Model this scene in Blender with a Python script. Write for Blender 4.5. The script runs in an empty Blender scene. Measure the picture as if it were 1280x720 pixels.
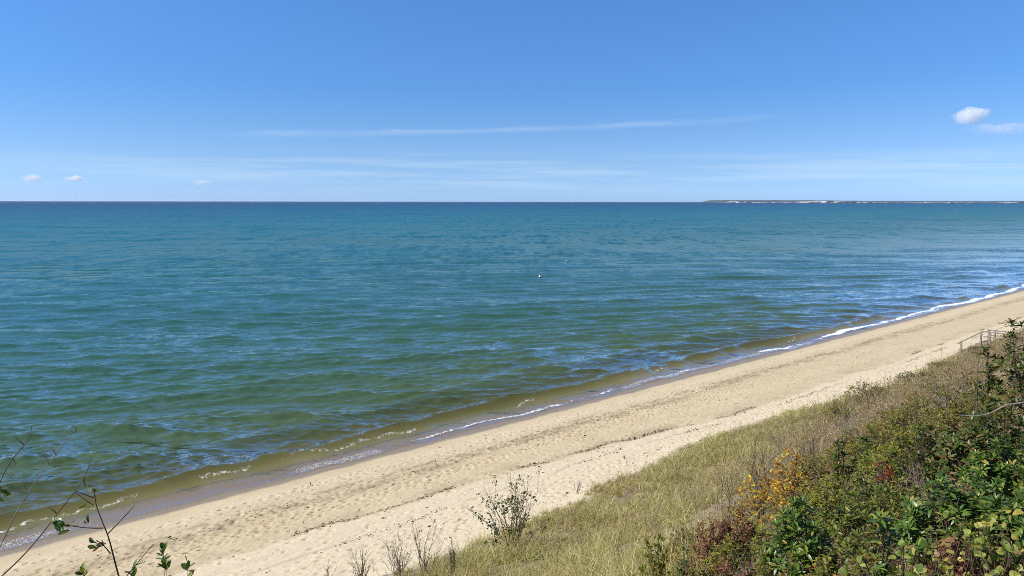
import bpy, math, random
import numpy as np

S = bpy.context.scene
C = S.collection
R = math.radians
rng = np.random.default_rng(7)
random.seed(7)

# ------------------------------------------------------------------ camera
EYE = 16.0                       # eye height over the sea, metres
PITCH, ROLL, FPX = R(6.62), R(0.08), 931.0
cp, sp, cr, sr = math.cos(PITCH), math.sin(PITCH), math.cos(ROLL), math.sin(ROLL)
from mathutils import Matrix, Vector
cam_d = bpy.data.cameras.new('camera')
cam = bpy.data.objects.new('camera', cam_d)
C.objects.link(cam)
rt = Vector((cr, sr * sp, sr * cp)); up = Vector((-sr, cr * sp, cr * cp)); fw = Vector((0, cp, -sp))
M = Matrix.Identity(4)
for i in range(3):
    M[i][0], M[i][1], M[i][2] = rt[i], up[i], -fw[i]
M[2][3] = EYE
cam.matrix_world = M
cam_d.sensor_width = 36.0
cam_d.lens = 36.0 * FPX / 1280.0
cam_d.clip_start = 0.05
cam_d.clip_end = 90000.0
S.camera = cam

# ------------------------------------------------------------------ light
SUN_EL = R(41.0)
SUN_AZ = R(-97.0)                # compass style: 0 = +Y, clockwise; the sun stands on the left
sun_dir = Vector((math.sin(SUN_AZ) * math.cos(SUN_EL), math.cos(SUN_AZ) * math.cos(SUN_EL), math.sin(SUN_EL)))
sl = bpy.data.lights.new('sun', 'SUN')
sl.energy = 5.0; sl.angle = R(0.53); sl.color = (1.0, 0.945, 0.86)
so = bpy.data.objects.new('sun', sl); C.objects.link(so)
so.rotation_euler = sun_dir.to_track_quat('Z', 'Y').to_euler()

W = bpy.data.worlds.new('World'); S.world = W; W.use_nodes = True
wt = W.node_tree; wt.nodes.clear()


class NT:
    """little helper to write node trees as expressions"""
    def __init__(self, tree):
        self.t = tree

    def n(self, kind, props=None, **inp):
        nd = self.t.nodes.new(kind)
        for k, v in (props or {}).items():
            setattr(nd, k, v)
        for k, v in inp.items():
            key = int(k[1:]) if k[0] == 'i' and k[1:].isdigit() else k.replace('_', ' ')
            self.put(nd.inputs[key], v)
        return nd

    def put(self, sock, v):
        if isinstance(v, bpy.types.NodeSocket):
            self.t.links.new(v, sock)
        elif isinstance(v, bpy.types.Node):
            self.t.links.new(v.outputs[0], sock)
        else:
            if sock.type == 'RGBA' and len(v) == 3:
                v = (*v, 1.0)
            sock.default_value = v

    def m(self, op, a, b=None, c=None, clamp=False):
        nd = self.t.nodes.new('ShaderNodeMath'); nd.operation = op; nd.use_clamp = clamp
        for i, v in enumerate((a, b, c)):
            if v is not None:
                self.put(nd.inputs[i], v)
        return nd.outputs[0]

    def mix(self, f, a, b, blend='MIX'):
        nd = self.t.nodes.new('ShaderNodeMix'); nd.data_type = 'RGBA'; nd.blend_type = blend
        self.put(nd.inputs[0], f); self.put(nd.inputs[6], a); self.put(nd.inputs[7], b)
        return nd.outputs[2]

    def ramp(self, f, stops, interp='LINEAR'):
        nd = self.t.nodes.new('ShaderNodeValToRGB'); cr_ = nd.color_ramp; cr_.interpolation = interp
        while len(cr_.elements) < len(stops):
            cr_.elements.new(0.5)
        for e, (p, c) in zip(cr_.elements, stops):
            e.position = p
            e.color = (c, c, c, 1) if isinstance(c, (int, float)) else (*c, 1.0)
        self.put(nd.inputs[0], f)
        return nd.outputs[0]

    def mapr(self, v, a, b, c=0.0, d=1.0, smooth=True):
        nd = self.t.nodes.new('ShaderNodeMapRange'); nd.interpolation_type = 'SMOOTHSTEP' if smooth else 'LINEAR'
        nd.clamp = True
        self.put(nd.inputs[0], v)
        for i, x in enumerate((a, b, c, d)):
            self.put(nd.inputs[1 + i], x)
        return nd.outputs[0]

    def noise(self, vec, scale, detail=3.0, rough=0.5, dist=0.0):
        nd = self.n('ShaderNodeTexNoise', None, Scale=scale, Detail=detail, Roughness=rough, Distortion=dist)
        if vec is not None:
            self.put(nd.inputs['Vector'], vec)
        return nd.outputs[0]

    def scale(self, vec, s, rot=(0, 0, 0), loc=(0, 0, 0)):
        nd = self.n('ShaderNodeMapping')
        self.put(nd.inputs['Vector'], vec)
        nd.inputs['Scale'].default_value = s
        nd.inputs['Rotation'].default_value = rot
        nd.inputs['Location'].default_value = loc
        return nd.outputs[0]


def build_world():
    g = NT(wt)
    sky = g.n('ShaderNodeTexSky')
    sky.sky_type = 'NISHITA'; sky.sun_disc = False
    sky.sun_elevation = SUN_EL; sky.sun_rotation = SUN_AZ
    sky.altitude = 10.0; sky.air_density = 1.0; sky.dust_density = 0.15; sky.ozone_density = 3.0
    tc = g.n('ShaderNodeTexCoord')
    sep = g.n('ShaderNodeSeparateXYZ'); g.put(sep.inputs[0], tc.outputs['Generated'])
    X, Y, Z = sep.outputs
    el = g.m('MULTIPLY', g.m('ARCSINE', Z), 57.29578)
    az = g.m('MULTIPLY', g.m('ARCTAN2', X, Y), 57.29578)
    # the air is clearer and bluer than the model: tint by height above the horizon
    e = g.m('DIVIDE', el, 90.0, clamp=True)
    tint = g.ramp(e, SKY_TINT)
    col = g.mix(1.0, sky.outputs[0], tint, 'MULTIPLY')
    # high thin cirrus: long streaks
    cv = g.n('ShaderNodeCombineXYZ'); g.put(cv.inputs[0], az); g.put(cv.inputs[1], el)
    streak = g.noise(g.scale(cv.outputs[0], (0.055, 1.3, 1.0), rot=(0, 0, R(-1.2))), 1.0, 5.0, 0.55)
    fine = g.noise(g.scale(cv.outputs[0], (0.22, 2.6, 1.0), rot=(0, 0, R(-1.5))), 1.0, 6.0, 0.6)
    # one clear streak across the middle, at 5 to 6 degrees
    line = g.m('MULTIPLY_ADD', az, 0.032, 5.38)
    line = g.m('ADD', line, g.m('MULTIPLY', g.m('SUBTRACT', fine, 0.5), 0.5))
    off = g.m('ABSOLUTE', g.m('SUBTRACT', el, line))
    s1 = g.mapr(off, 0.36, 0.0)
    s1 = g.m('MULTIPLY', s1, g.mapr(az, -22.5, -15.0))
    s1 = g.m('MULTIPLY', s1, g.mapr(az, 22.0, 12.0))
    s1 = g.m('MULTIPLY', s1, g.mapr(fine, 0.3, 0.65, 0.25, 1.0))
    # low milky band
    s2 = g.m('MULTIPLY', g.mapr(el, 0.2, 1.6), g.mapr(el, 4.2, 2.3))
    s2 = g.m('MULTIPLY', s2, g.mapr(streak, 0.42, 0.62))
    s2 = g.m('MULTIPLY', s2, g.mapr(az, -36.0, -14.0, 0.35, 1.0))
    s = g.m('ADD', g.m('MULTIPLY', s1, 0.20), g.m('MULTIPLY', s2, 0.26), clamp=True)
    col = g.mix(s, col, CIRRUS)
    bg = g.n('ShaderNodeBackground', None, Color=col, Strength=SKY_STRENGTH)
    out = g.n('ShaderNodeOutputWorld')
    wt.links.new(bg.outputs[0], out.inputs[0])


SKY_STRENGTH = 0.10
SKY_TINT = [(0.0, (0.423, 0.71, 1.508)), (0.031, (0.427, 0.63, 1.095)), (0.061, (0.4, 0.607, 0.986)), (0.092, (0.351, 0.61, 0.994)), (0.16, (0.4, 0.696, 1.067)), (0.27, (0.72, 0.9, 1.06)), (0.42, (0.66, 0.8, 0.95)), (0.65, (0.42, 0.52, 0.62)), (1.0, (0.4, 0.5, 0.6))]
CIRRUS = (5.3, 6.4, 7.3)
build_world()

S.view_settings.view_transform = 'Standard'
S.view_settings.look = 'None'
S.view_settings.exposure = 0.48
S.view_settings.gamma = 1.0
S.view_settings.use_curve_mapping = False
S.render.engine = 'CYCLES'
S.cycles.use_denoising = False
S.cycles.filter_width = 0.85
S.cycles.max_bounces = 8
S.cycles.transparent_max_bounces = 12
S.cycles.volume_bounces = 4
S.cycles.caustics_reflective = False
S.cycles.caustics_refractive = False

# ------------------------------------------------------------------ shared helpers
SU = np.array([0.7503, 0.6611])      # along the shore
SN = np.array([-0.6611, 0.7503])     # towards the sea
T0 = 40.1                            # the waterline lies 40 m from the eye


def sd_of(x, y):
    return x * SU[0] + y * SU[1], T0 - (x * SN[0] + y * SN[1])


def xy_of(s, d):
    t = T0 - d
    return s * SU[0] + t * SN[0], s * SU[1] + t * SN[1]


def hash2(ix, iy, seed):
    h = (ix.astype(np.int64) * 374761393 + iy.astype(np.int64) * 668265263 + seed * 1442695041) & 0xffffffff
    h = ((h ^ (h >> 13)) * 1274126177) & 0xffffffff
    return ((h ^ (h >> 16)) & 0xffff) / 65535.0


def vnoise(x, y, seed=0):
    x = np.asarray(x, float); y = np.asarray(y, float)
    ix, iy = np.floor(x), np.floor(y); fx, fy = x - ix, y - iy
    fx = fx * fx * fx * (fx * (fx * 6 - 15) + 10); fy = fy * fy * fy * (fy * (fy * 6 - 15) + 10)
    a = hash2(ix, iy, seed); b = hash2(ix + 1, iy, seed); c = hash2(ix, iy + 1, seed); e = hash2(ix + 1, iy + 1, seed)
    return (a + (b - a) * fx) * (1 - fy) + (c + (e - c) * fx) * fy


def fbm(x, y, seed=0, octs=4, gain=0.5):
    v = 0.0; amp = 1.0; tot = 0.0
    for o in range(octs):
        v = v + amp * vnoise(np.asarray(x) * 2 ** o, np.asarray(y) * 2 ** o, seed + 17 * o); tot += amp; amp *= gain
    return v / tot


def sstep(a, b, x):
    t = np.clip((np.asarray(x, float) - a) / (b - a), 0, 1)
    return t * t * (3 - 2 * t)


PD = np.array([-400, -120, -60, -30, -12, -5, 0, 2, 5, 10, 14, 17, 19, 22, 25, 28, 31, 34, 36.5, 38.5, 40.5, 43, 60, 130], float)
PZ = np.array([-8, -5, -3.2, -2.0, -0.95, -0.42, 0, .22, .62, 1.25, 1.8, 2.25, 2.75, 3.75, 5.1, 6.8, 8.8, 10.9, 12.5, 13.55, 14.1, 14.3, 14.9, 16], float)


def profile(d):
    # smooth the polyline with a small symmetric kernel
    z = 0.0
    for o, w in ((-1.2, .15), (-.6, .2), (0, .3), (.6, .2), (1.2, .15)):
        z = z + w * np.interp(d + o, PD, PZ)
    return z


def toe(s):
    # where plants begin, measured inland from the water
    return 17.9 - 2.2 * np.exp(-((s - 38) / 10.0) ** 2) + 0.5 * np.exp(-((s - 17) / 5.0) ** 2) + 0.9 * np.exp(-((s - 54) / 7.0) ** 2) + 0.8 * (vnoise(s * 0.35, s * 0 + 3.3, 5) - .5)


def ground(s, d):
    s = np.asarray(s, float); d = np.asarray(d, float)
    z = profile(d)
    z = z + sstep(18, 24, d) * 0.7 * (fbm(s * .13, d * .13, 11, 3) - .5) * 1.6
    z = z + sstep(19, 22, d) * (1 - sstep(36, 40, d)) * 0.35 * (fbm(s * .5, d * .5, 13, 3) - .5)
    # a hollow on the upper slope at the near end
    z = z - 0.9 * np.exp(-((d - 31.5) / 3.2) ** 2) * sstep(15, 7, s)
    # a low sand ledge along the foot of the plants
    z = z + 0.22 * sstep(toe(s) - 1.2, toe(s) + .5, d) * (1 - sstep(22, 26, d))
    # the beach itself: slight swells and cusps
    b = sstep(1.5, 5, d) * (1 - sstep(17, 20, d))
    z = z + b * 0.10 * (fbm(s * .10, d * .35, 21, 3) - .5)
    z = z + 0.04 * np.exp(-((d - 11.0) / 0.9) ** 2) * b
    return z


def gz(x, y):
    s, d = sd_of(x, y)
    return float(ground(np.array([s]), np.array([d]))[0])


def ray(px, py):
    x = (px - 640) / FPX; y = -(py - 360) / FPX
    v = rt * x + up * y + fw
    return v


def at(px, py, z):
    v = ray(px, py); k = (z - EYE) / v.z
    return Vector((v.x * k, v.y * k, z))


def hit(px, py, lift=0.0):
    """first place where the sight line meets the ground raised by lift"""
    v = ray(px, py)
    k = np.arange(1.2, 140, 0.04)
    x, y, z = v.x * k, v.y * k, EYE + v.z * k
    s, d = sd_of(x, y)
    below = z < ground(s, d) + lift
    i = int(np.argmax(below))
    return float(x[i]), float(y[i])


def mesh_from(name, verts, quads=None, tris=None, mat=None, smooth=False, attrs=None, uv=None):
    me = bpy.data.meshes.new(name)
    verts = np.asarray(verts, np.float32).reshape(-1, 3)
    me.vertices.add(len(verts)); me.vertices.foreach_set('co', verts.ravel())
    idx = []; tot = []
    if quads is not None and len(quads):
        q = np.asarray(quads, np.int32).reshape(-1, 4); idx.append(q.ravel()); tot.append(np.full(len(q), 4, np.int32))
    if tris is not None and len(tris):
        q = np.asarray(tris, np.int32).reshape(-1, 3); idx.append(q.ravel()); tot.append(np.full(len(q), 3, np.int32))
    idx = np.concatenate(idx); tot = np.concatenate(tot)
    st = np.concatenate([[0], np.cumsum(tot)[:-1]]).astype(np.int32)
    me.loops.add(len(idx)); me.loops.foreach_set('vertex_index', idx)
    me.polygons.add(len(tot)); me.polygons.foreach_set('loop_start', st); me.polygons.foreach_set('loop_total', tot)
    if smooth:
        me.polygons.foreach_set('use_smooth', np.ones(len(tot), bool))
    for k, v in (attrs or {}).items():
        a = me.attributes.new(k, 'FLOAT', 'POINT'); a.data.foreach_set('value', np.asarray(v, np.float32))
    me.update(calc_edges=True)
    if mat is not None:
        me.materials.append(mat)
    return me


def link(name, me, parent=None, loc=None):
    o = bpy.data.objects.new(name, me); C.objects.link(o)
    if parent is not None:
        o.parent = parent
    if loc is not None:
        o.location = loc
    return o


def tag(o, label=None, cat=None, group=None, kind=None):
    if label: o['label'] = label
    if cat: o['category'] = cat
    if group: o['group'] = group
    if kind: o['kind'] = kind
    return o


def thing(name, label, cat, loc=(0, 0, 0), rz=0.0, group=None):
    o = bpy.data.objects.new(name, None); C.objects.link(o)
    o.empty_display_size = 0.2
    o.location = loc; o.rotation_euler = (0, 0, rz)
    return tag(o, label, cat, group)


def material(name):
    m = bpy.data.materials.new(name); m.use_nodes = True
    m.node_tree.nodes.clear()
    g = NT(m.node_tree)
    out = g.n('ShaderNodeOutputMaterial')
    return m, g, out


def grid_quads(nr, nc):
    a = (np.arange(nr - 1)[:, None] * nc + np.arange(nc - 1)[None, :]).ravel()
    return np.stack([a, a + 1, a + nc + 1, a + nc], 1)


# ------------------------------------------------------------------ the ground: one sheet of beach, bluff and sea bed
def mat_sand():
    m, g, out = material('sand')
    tc = g.n('ShaderNodeTexCoord'); P = tc.outputs['Object']
    def A(n):
        return g.n('ShaderNodeAttribute', {'attribute_name': n}).outputs['Fac']
    d, litter, wrack, pale = A('inland'), A('litter'), A('wrack'), A('pale')
    speck = g.noise(P, 38.0, 3, 0.7)
    patch = g.noise(P, 0.55, 4, 0.6)
    mid = g.noise(P, 4.0, 4, 0.65)
    dry = g.mix(g.mapr(patch, 0.3, 0.7), (0.440, 0.360, 0.232), (0.488, 0.408, 0.270))
    dry = g.mix(pale, dry, (0.55, 0.47, 0.34))
    dry = g.mix(g.mapr(mid, 0.35, 0.75, 0.0, 0.35), dry, (0.36, 0.275, 0.165))
    dry = g.mix(g.mapr(speck, 0.62, 0.78, 0.0, 0.5), dry, (0.20, 0.145, 0.08))
    dry = g.mix(g.mapr(speck, 0.32, 0.2, 0.0, 0.5), dry, (0.62, 0.53, 0.40))
    dry = g.mix(wrack, dry, (0.17, 0.125, 0.07))
    dn = g.m('ADD', d, g.m('MULTIPLY', g.m('SUBTRACT', g.noise(P, 0.5, 3), 0.5), 0.9))
    wet = g.mapr(dn, 1.35, 0.7)
    col = g.mix(wet, dry, (0.235, 0.188, 0.130))
    col = g.mix(g.mapr(d, -1.6, -3.2), col, (0.345, 0.30, 0.185))
    duff = g.mix(g.mapr(mid, 0.3, 0.7), (0.13, 0.098, 0.056), (0.25, 0.20, 0.12))
    col = g.mix(litter, col, duff)
    b = g.n('ShaderNodeBump', None, Strength=0.55, Distance=0.05)
    g.put(b.inputs['Height'], g.m('ADD', g.noise(P, 7.0, 4, 0.6), g.m('MULTIPLY', speck, 0.25)))
    p = g.n('ShaderNodeBsdfPrincipled', None, Base_Color=col, Roughness=g.mapr(wet, 0, 1, 0.9, 0.35))
    p.inputs['Specular IOR Level'].default_value = 0.25
    g.put(p.inputs['Normal'], b)
    m.node_tree.links.new(p.outputs[0], out.inputs[0])
    return m


def growing(start, step, rate, end):
    v = [start]
    while v[-1] < end:
        v.append(v[-1] + step); step *= rate
    return np.array(v)


def build_ground():
    fine = np.arange(-3.0, 52.0, 0.075)
    sv = np.concatenate([-growing(3.2, 0.2, 1.12, 400)[::-1], fine, growing(52.1, 0.09, 1.012, 170), growing(175, 4, 1.25, 3000)])
    dv = np.concatenate([-growing(1.2, 0.3, 1.12, 400)[::-1], np.arange(-1.0, 19.5, 0.065), growing(19.6, 0.12, 1.006, 44), growing(45, 1.0, 1.2, 400)])
    s, d = np.meshgrid(sv, dv, indexing='ij')
    z = ground(s, d)
    # footprints: trails along the beach, and a trampled scatter
    prints = []
    def walk(n, d0, wob, s0, s1, rr):
        for _ in range(n):
            dd = d0 + rr.normal(0, wob); ss = s0 + rr.uniform(0, 1); a = rr.normal(0, .03); side = 1
            ph = rr.uniform(0, 6)
            while ss < s1:
                ss += rr.uniform(.58, .78)
                dd += math.sin(ss * .21 + ph) * .03 + a * .3
                side = -side
                prints.append((ss, dd + side * .12 + rr.normal(0, .03), a + rr.normal(0, .15), rr.uniform(.6, 1.1)))
    rr = np.random.default_rng(3)
    walk(9, 5.8, .7, -3, 150, rr); walk(7, 8.6, 1.2, -3, 120, rr); walk(4, 14.0, 1.3, -3, 90, rr); walk(3, 3.2, .5, -3, 120, rr)
    for _ in range(1700):
        prints.append((rr.uniform(-3, 70), rr.choice([rr.uniform(2.5, 11), rr.uniform(4.5, 11), rr.uniform(11, 17)]), rr.normal(0, .7), rr.uniform(.35, 1.0)))
    for (ps, pd, a, k) in prints:
        if pd < 1.6 or pd > 17.6: continue
        i0, i1 = np.searchsorted(sv, [ps - .35, ps + .35]); j0, j1 = np.searchsorted(dv, [pd - .3, pd + .3])
        if i1 - i0 < 2 or j1 - j0 < 2: continue
        S_, D_ = s[i0:i1, j0:j1] - ps, d[i0:i1, j0:j1] - pd
        ca, sa = math.cos(a), math.sin(a)
        u = (S_ * ca + D_ * sa) / .155; v = (-S_ * sa + D_ * ca) / .085
        r2 = u * u + v * v
        z[i0:i1, j0:j1] += k * (-.058 * np.exp(-r2 ** 2) + .013 * np.exp(-((np.sqrt(r2) - 1.6) / .5) ** 2))
    bmask = sstep(1.6, 3.0, d) * (1 - sstep(17.0, 18.5, d))
    z += bmask * 0.05 * (fbm(s * 1.6, d * 2.6, 41, 3) - .5)
    x, y = xy_of(s, d)
    # sea bed ripples
    # tide marks: dark dirty bands
    n1 = fbm(s * .22, d * .05, 51, 4); n2 = fbm(s * .9, d * .9, 52, 4); n3 = fbm(s * .16, d * .03, 53, 4)
    band = np.exp(-((d - 5.9 - 1.6 * (n1 - .5)) / 0.62) ** 2) * sstep(.30, .62, .5 * n2 + .5 * fbm(s * 2.2, d * 3.5, 57, 3)) * .55
    band += np.exp(-((d - 4.9 - 1.4 * (n3 - .5)) / 0.28) ** 2) * sstep(.38, .58, n2) * .5
    l1 = wrack_line(s, 0); l2 = wrack_line(s, 1)
    gap1 = sstep(.46, .62, fbm(s * .33, s * 0, 61, 3)); gap2 = sstep(.5, .6, fbm(s * .45, s * 0 + 2, 62, 3))
    wl = np.exp(-((d - l1) / .11) ** 2) * gap1 * .36 + np.exp(-((d - l2) / .1) ** 2) * gap2 * .3
    wl += np.exp(-((d - l1 + .5) / .6) ** 2) * sstep(.45, .7, n2) * .25
    pale = sstep(0, 0.6, d - l1) * .9 + np.exp(-((d - 2.9 - 1.0 * (n1 - .5)) / 0.9) ** 2) * .5
    veg = sstep(-.5, 1.2, d - toe(s) - 1.0 * (fbm(s * .8, d * .8, 71, 3) - .5))
    me = mesh_from('ground', np.stack([x, y, z], -1), grid_quads(*s.shape)[:, ::-1], mat=mat_sand(), smooth=True,
                   attrs={'inland': d.ravel(), 'litter': (veg * .95).ravel(), 'wrack': np.clip(band + wl, 0, .85).ravel(),
                          'pale': np.clip(pale, 0, 1).ravel()})
    o = link('ground', me); tag(o, kind='structure')
    o['label'] = 'pale sandy beach sloping up into the planted bluff'


def wrack_line(s, k):
    if k == 0:
        return 10.9 + 2.6 * (fbm(s * .05, s * 0 + .5, 31, 3) - .5) + .5 * (vnoise(s * .6, s * 0, 33) - .5) + 2.0 * sstep(30, 45, s) - 0.6 * sstep(18, 10, s)
    return 12.9 + 1.4 * (fbm(s * .07, s * 0 + .5, 35, 3) - .5) + .3 * (vnoise(s * .7, s * 0, 37) - .5) + 1.3 * sstep(30, 45, s)


build_ground()


# ------------------------------------------------------------------ the sea
def mat_water():
    m, g, out = material('sea_water')
    tc = g.n('ShaderNodeTexCoord'); P = tc.outputs['Object']
    def A(n):
        return g.n('ShaderNodeAttribute', {'attribute_name': n}).outputs['Fac']
    off, foam, lace = A('offshore'), A('foam'), A('lace')
    # body colour by metres off the beach (log scale): depth, with far reflection painted in
    lg = g.m('LOGARITHM', g.m('MAXIMUM', off, 1.0), 10.0)
    big = g.noise(g.scale(P, (0.012, 0.03, 1)), 1.0, 4, 0.55)
    lg = g.m('ADD', lg, g.m('MULTIPLY', g.m('SUBTRACT', big, 0.5), 0.25))
    body = g.ramp(g.m('DIVIDE', lg, 4.0), BODY)
    # ripples too small to model: a random slope at several sizes
    def slope(sc, rot, scale, det):
        nd = g.n('ShaderNodeTexNoise', None, Scale=scale, Detail=det, Roughness=0.55)
        g.put(nd.inputs['Vector'], g.scale(P, sc, rot=(0, 0, R(rot))))
        v = g.n('ShaderNodeVectorMath', {'operation': 'SUBTRACT'}); g.put(v.inputs[0], nd.outputs[1]); v.inputs[1].default_value = (.5, .5, .5)
        return v.outputs[0]
    def vm(op, a, b_):
        v = g.n('ShaderNodeVectorMath', {'operation': op}); g.put(v.inputs[0], a)
        if op == 'SCALE': g.put(v.inputs['Scale'], b_)
        else: g.put(v.inputs[1], b_)
        return v.outputs[0]
    calm = g.mapr(off, 0.8, 2.6, 0.3, 1.0)
    gust = g.mapr(g.noise(g.scale(P, (0.006, 0.022, 1)), 1.0, 4, 0.6), 0.3, 0.7, 0.6, 1.35)
    sl_ = vm('ADD', vm('SCALE', slope((0.6, 1.9, 1), -6, 1.9, 2.0), 0.60), vm('SCALE', slope((0.4, 1.5, 1), 6, 0.40, 3.0), 0.40))
    sl_ = vm('ADD', sl_, vm('SCALE', slope((0.25, 1.1, 1), -3, 0.06, 6.0), 0.70))
    # gusts far out: patches of steeper and flatter water, long in the wind's direction
    paws = g.m('ADD', g.m('MULTIPLY', g.m('SUBTRACT', g.noise(g.scale(P, (0.42, 0.085, 1)), 1.0, 2, 0.5), 0.5), 0.75),
               g.m('MULTIPLY', g.m('SUBTRACT', g.noise(g.scale(P, (0.11, 0.022, 1)), 1.0, 2, 0.5), 0.5), 0.60))
    cx = g.n('ShaderNodeCombineXYZ'); g.put(cx.inputs[1], g.m('MULTIPLY', paws, g.mapr(off, 30.0, 150.0)))
    sl_ = vm('ADD', sl_, cx.outputs[0])
    sl_ = vm('MULTIPLY', sl_, (0.55, 1.0, 0.0))
    sl_ = vm('SCALE', sl_, g.m('MULTIPLY', gust, calm))
    geo = g.n('ShaderNodeNewGeometry')
    N = vm('NORMALIZE', vm('ADD', geo.outputs['Normal'], sl_), (0, 0, 0))
    clear = g.n('ShaderNodeBsdfTransparent', None, Color=g.mix(g.mapr(off, 1.4, 3.4), (0.93, 0.905, 0.87), (0.79, 0.81, 0.59)))
    dif = g.n('ShaderNodeBsdfDiffuse', None, Color=body)
    g.put(dif.inputs['Normal'], N)
    see = g.mapr(off, 2.0, 11.0, 0.0, 1.0, smooth=False)
    see = g.m('POWER', see, 0.7)
    inner = g.n('ShaderNodeMixShader', None, Fac=see); g.put(inner.inputs[1], clear); g.put(inner.inputs[2], dif)
    gl = g.n('ShaderNodeBsdfAnisotropic', None, Roughness=0.07, Color=(1, 1, 1)); g.put(gl.inputs['Normal'], N)
    dt = g.n('ShaderNodeVectorMath', {'operation': 'DOT_PRODUCT'}); g.put(dt.inputs[0], N); g.put(dt.inputs[1], geo.outputs['Incoming'])
    sch = g.m('POWER', g.m('SUBTRACT', 1.0, g.m('ABSOLUTE', dt.outputs['Value']), clamp=True), 5.0)
    fr = g.m('MULTIPLY_ADD', sch, 0.98, 0.02)
    # a ruffled sea never mirrors fully: the wave backs hide one another at a low angle
    ruff = g.m('ADD', g.mapr(off, 1.5, 60.0, -0.5, 0.8, smooth=False), g.mapr(lg, 1.7, 3.2, 0.0, 6.0))
    F = g.m('DIVIDE', fr, g.m('MULTIPLY_ADD', fr, ruff, 1.0))
    film = g.mapr(off, -0.1, 0.3)
    fac = g.m('MULTIPLY', F, film)
    surf = g.n('ShaderNodeMixShader', None, Fac=fac); g.put(surf.inputs[1], inner.outputs[0]); g.put(surf.inputs[2], gl)
    # foam
    f1 = g.noise(P, 3.2, 5, 0.7); f2 = g.noise(P, 11.0, 3, 0.7)
    fm = g.m('ADD', g.m('MULTIPLY', f1, 0.7), g.m('MULTIPLY', f2, 0.3))
    solid = g.mapr(g.m('ADD', fm, foam), 0.88, 1.10)
    wv = g.n('ShaderNodeVectorMath', {'operation': 'ADD'}); g.put(wv.inputs[0], P)
    nz = g.n('ShaderNodeTexNoise', None, Scale=1.2, Detail=3.0); g.put(nz.inputs['Vector'], P); g.put(wv.inputs[1], nz.outputs[1])
    vo = g.n('ShaderNodeTexVoronoi', {'feature': 'DISTANCE_TO_EDGE'}, Scale=4.6); g.put(vo.inputs['Vector'], wv.outputs[0])
    web = g.mapr(vo.outputs[0], 0.075, 0.01)
    web = g.m('MULTIPLY', web, g.mapr(g.m('ADD', f1, lace), 1.02, 1.25))
    fo = g.m('MAXIMUM', solid, g.m('MULTIPLY', web, 0.55), clamp=True)
    white = g.n('ShaderNodeBsdfDiffuse', None, Color=(0.82, 0.83, 0.82))
    fin = g.n('ShaderNodeMixShader', None, Fac=fo); g.put(fin.inputs[1], surf.outputs[0]); g.put(fin.inputs[2], white.outputs[0])
    m.node_tree.links.new(fin.outputs[0], out.inputs[0])
    return m


BODY = [(0.0, (0.095, 0.092, 0.034)), (0.16, (0.080, 0.090, 0.034)), (0.26, (0.056, 0.092, 0.046)), (0.36, (0.036, 0.090, 0.062)), (0.46, (0.021, 0.090, 0.082)),
        (0.56, (0.013, 0.094, 0.115)), (0.67, (0.009, 0.104, 0.158)), (0.79, (0.006, 0.078, 0.160)), (0.90, (0.005, 0.048, 0.135)), (1.0, (0.006, 0.044, 0.120))]  # navy end also paints in how far wave facets reflect


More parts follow.
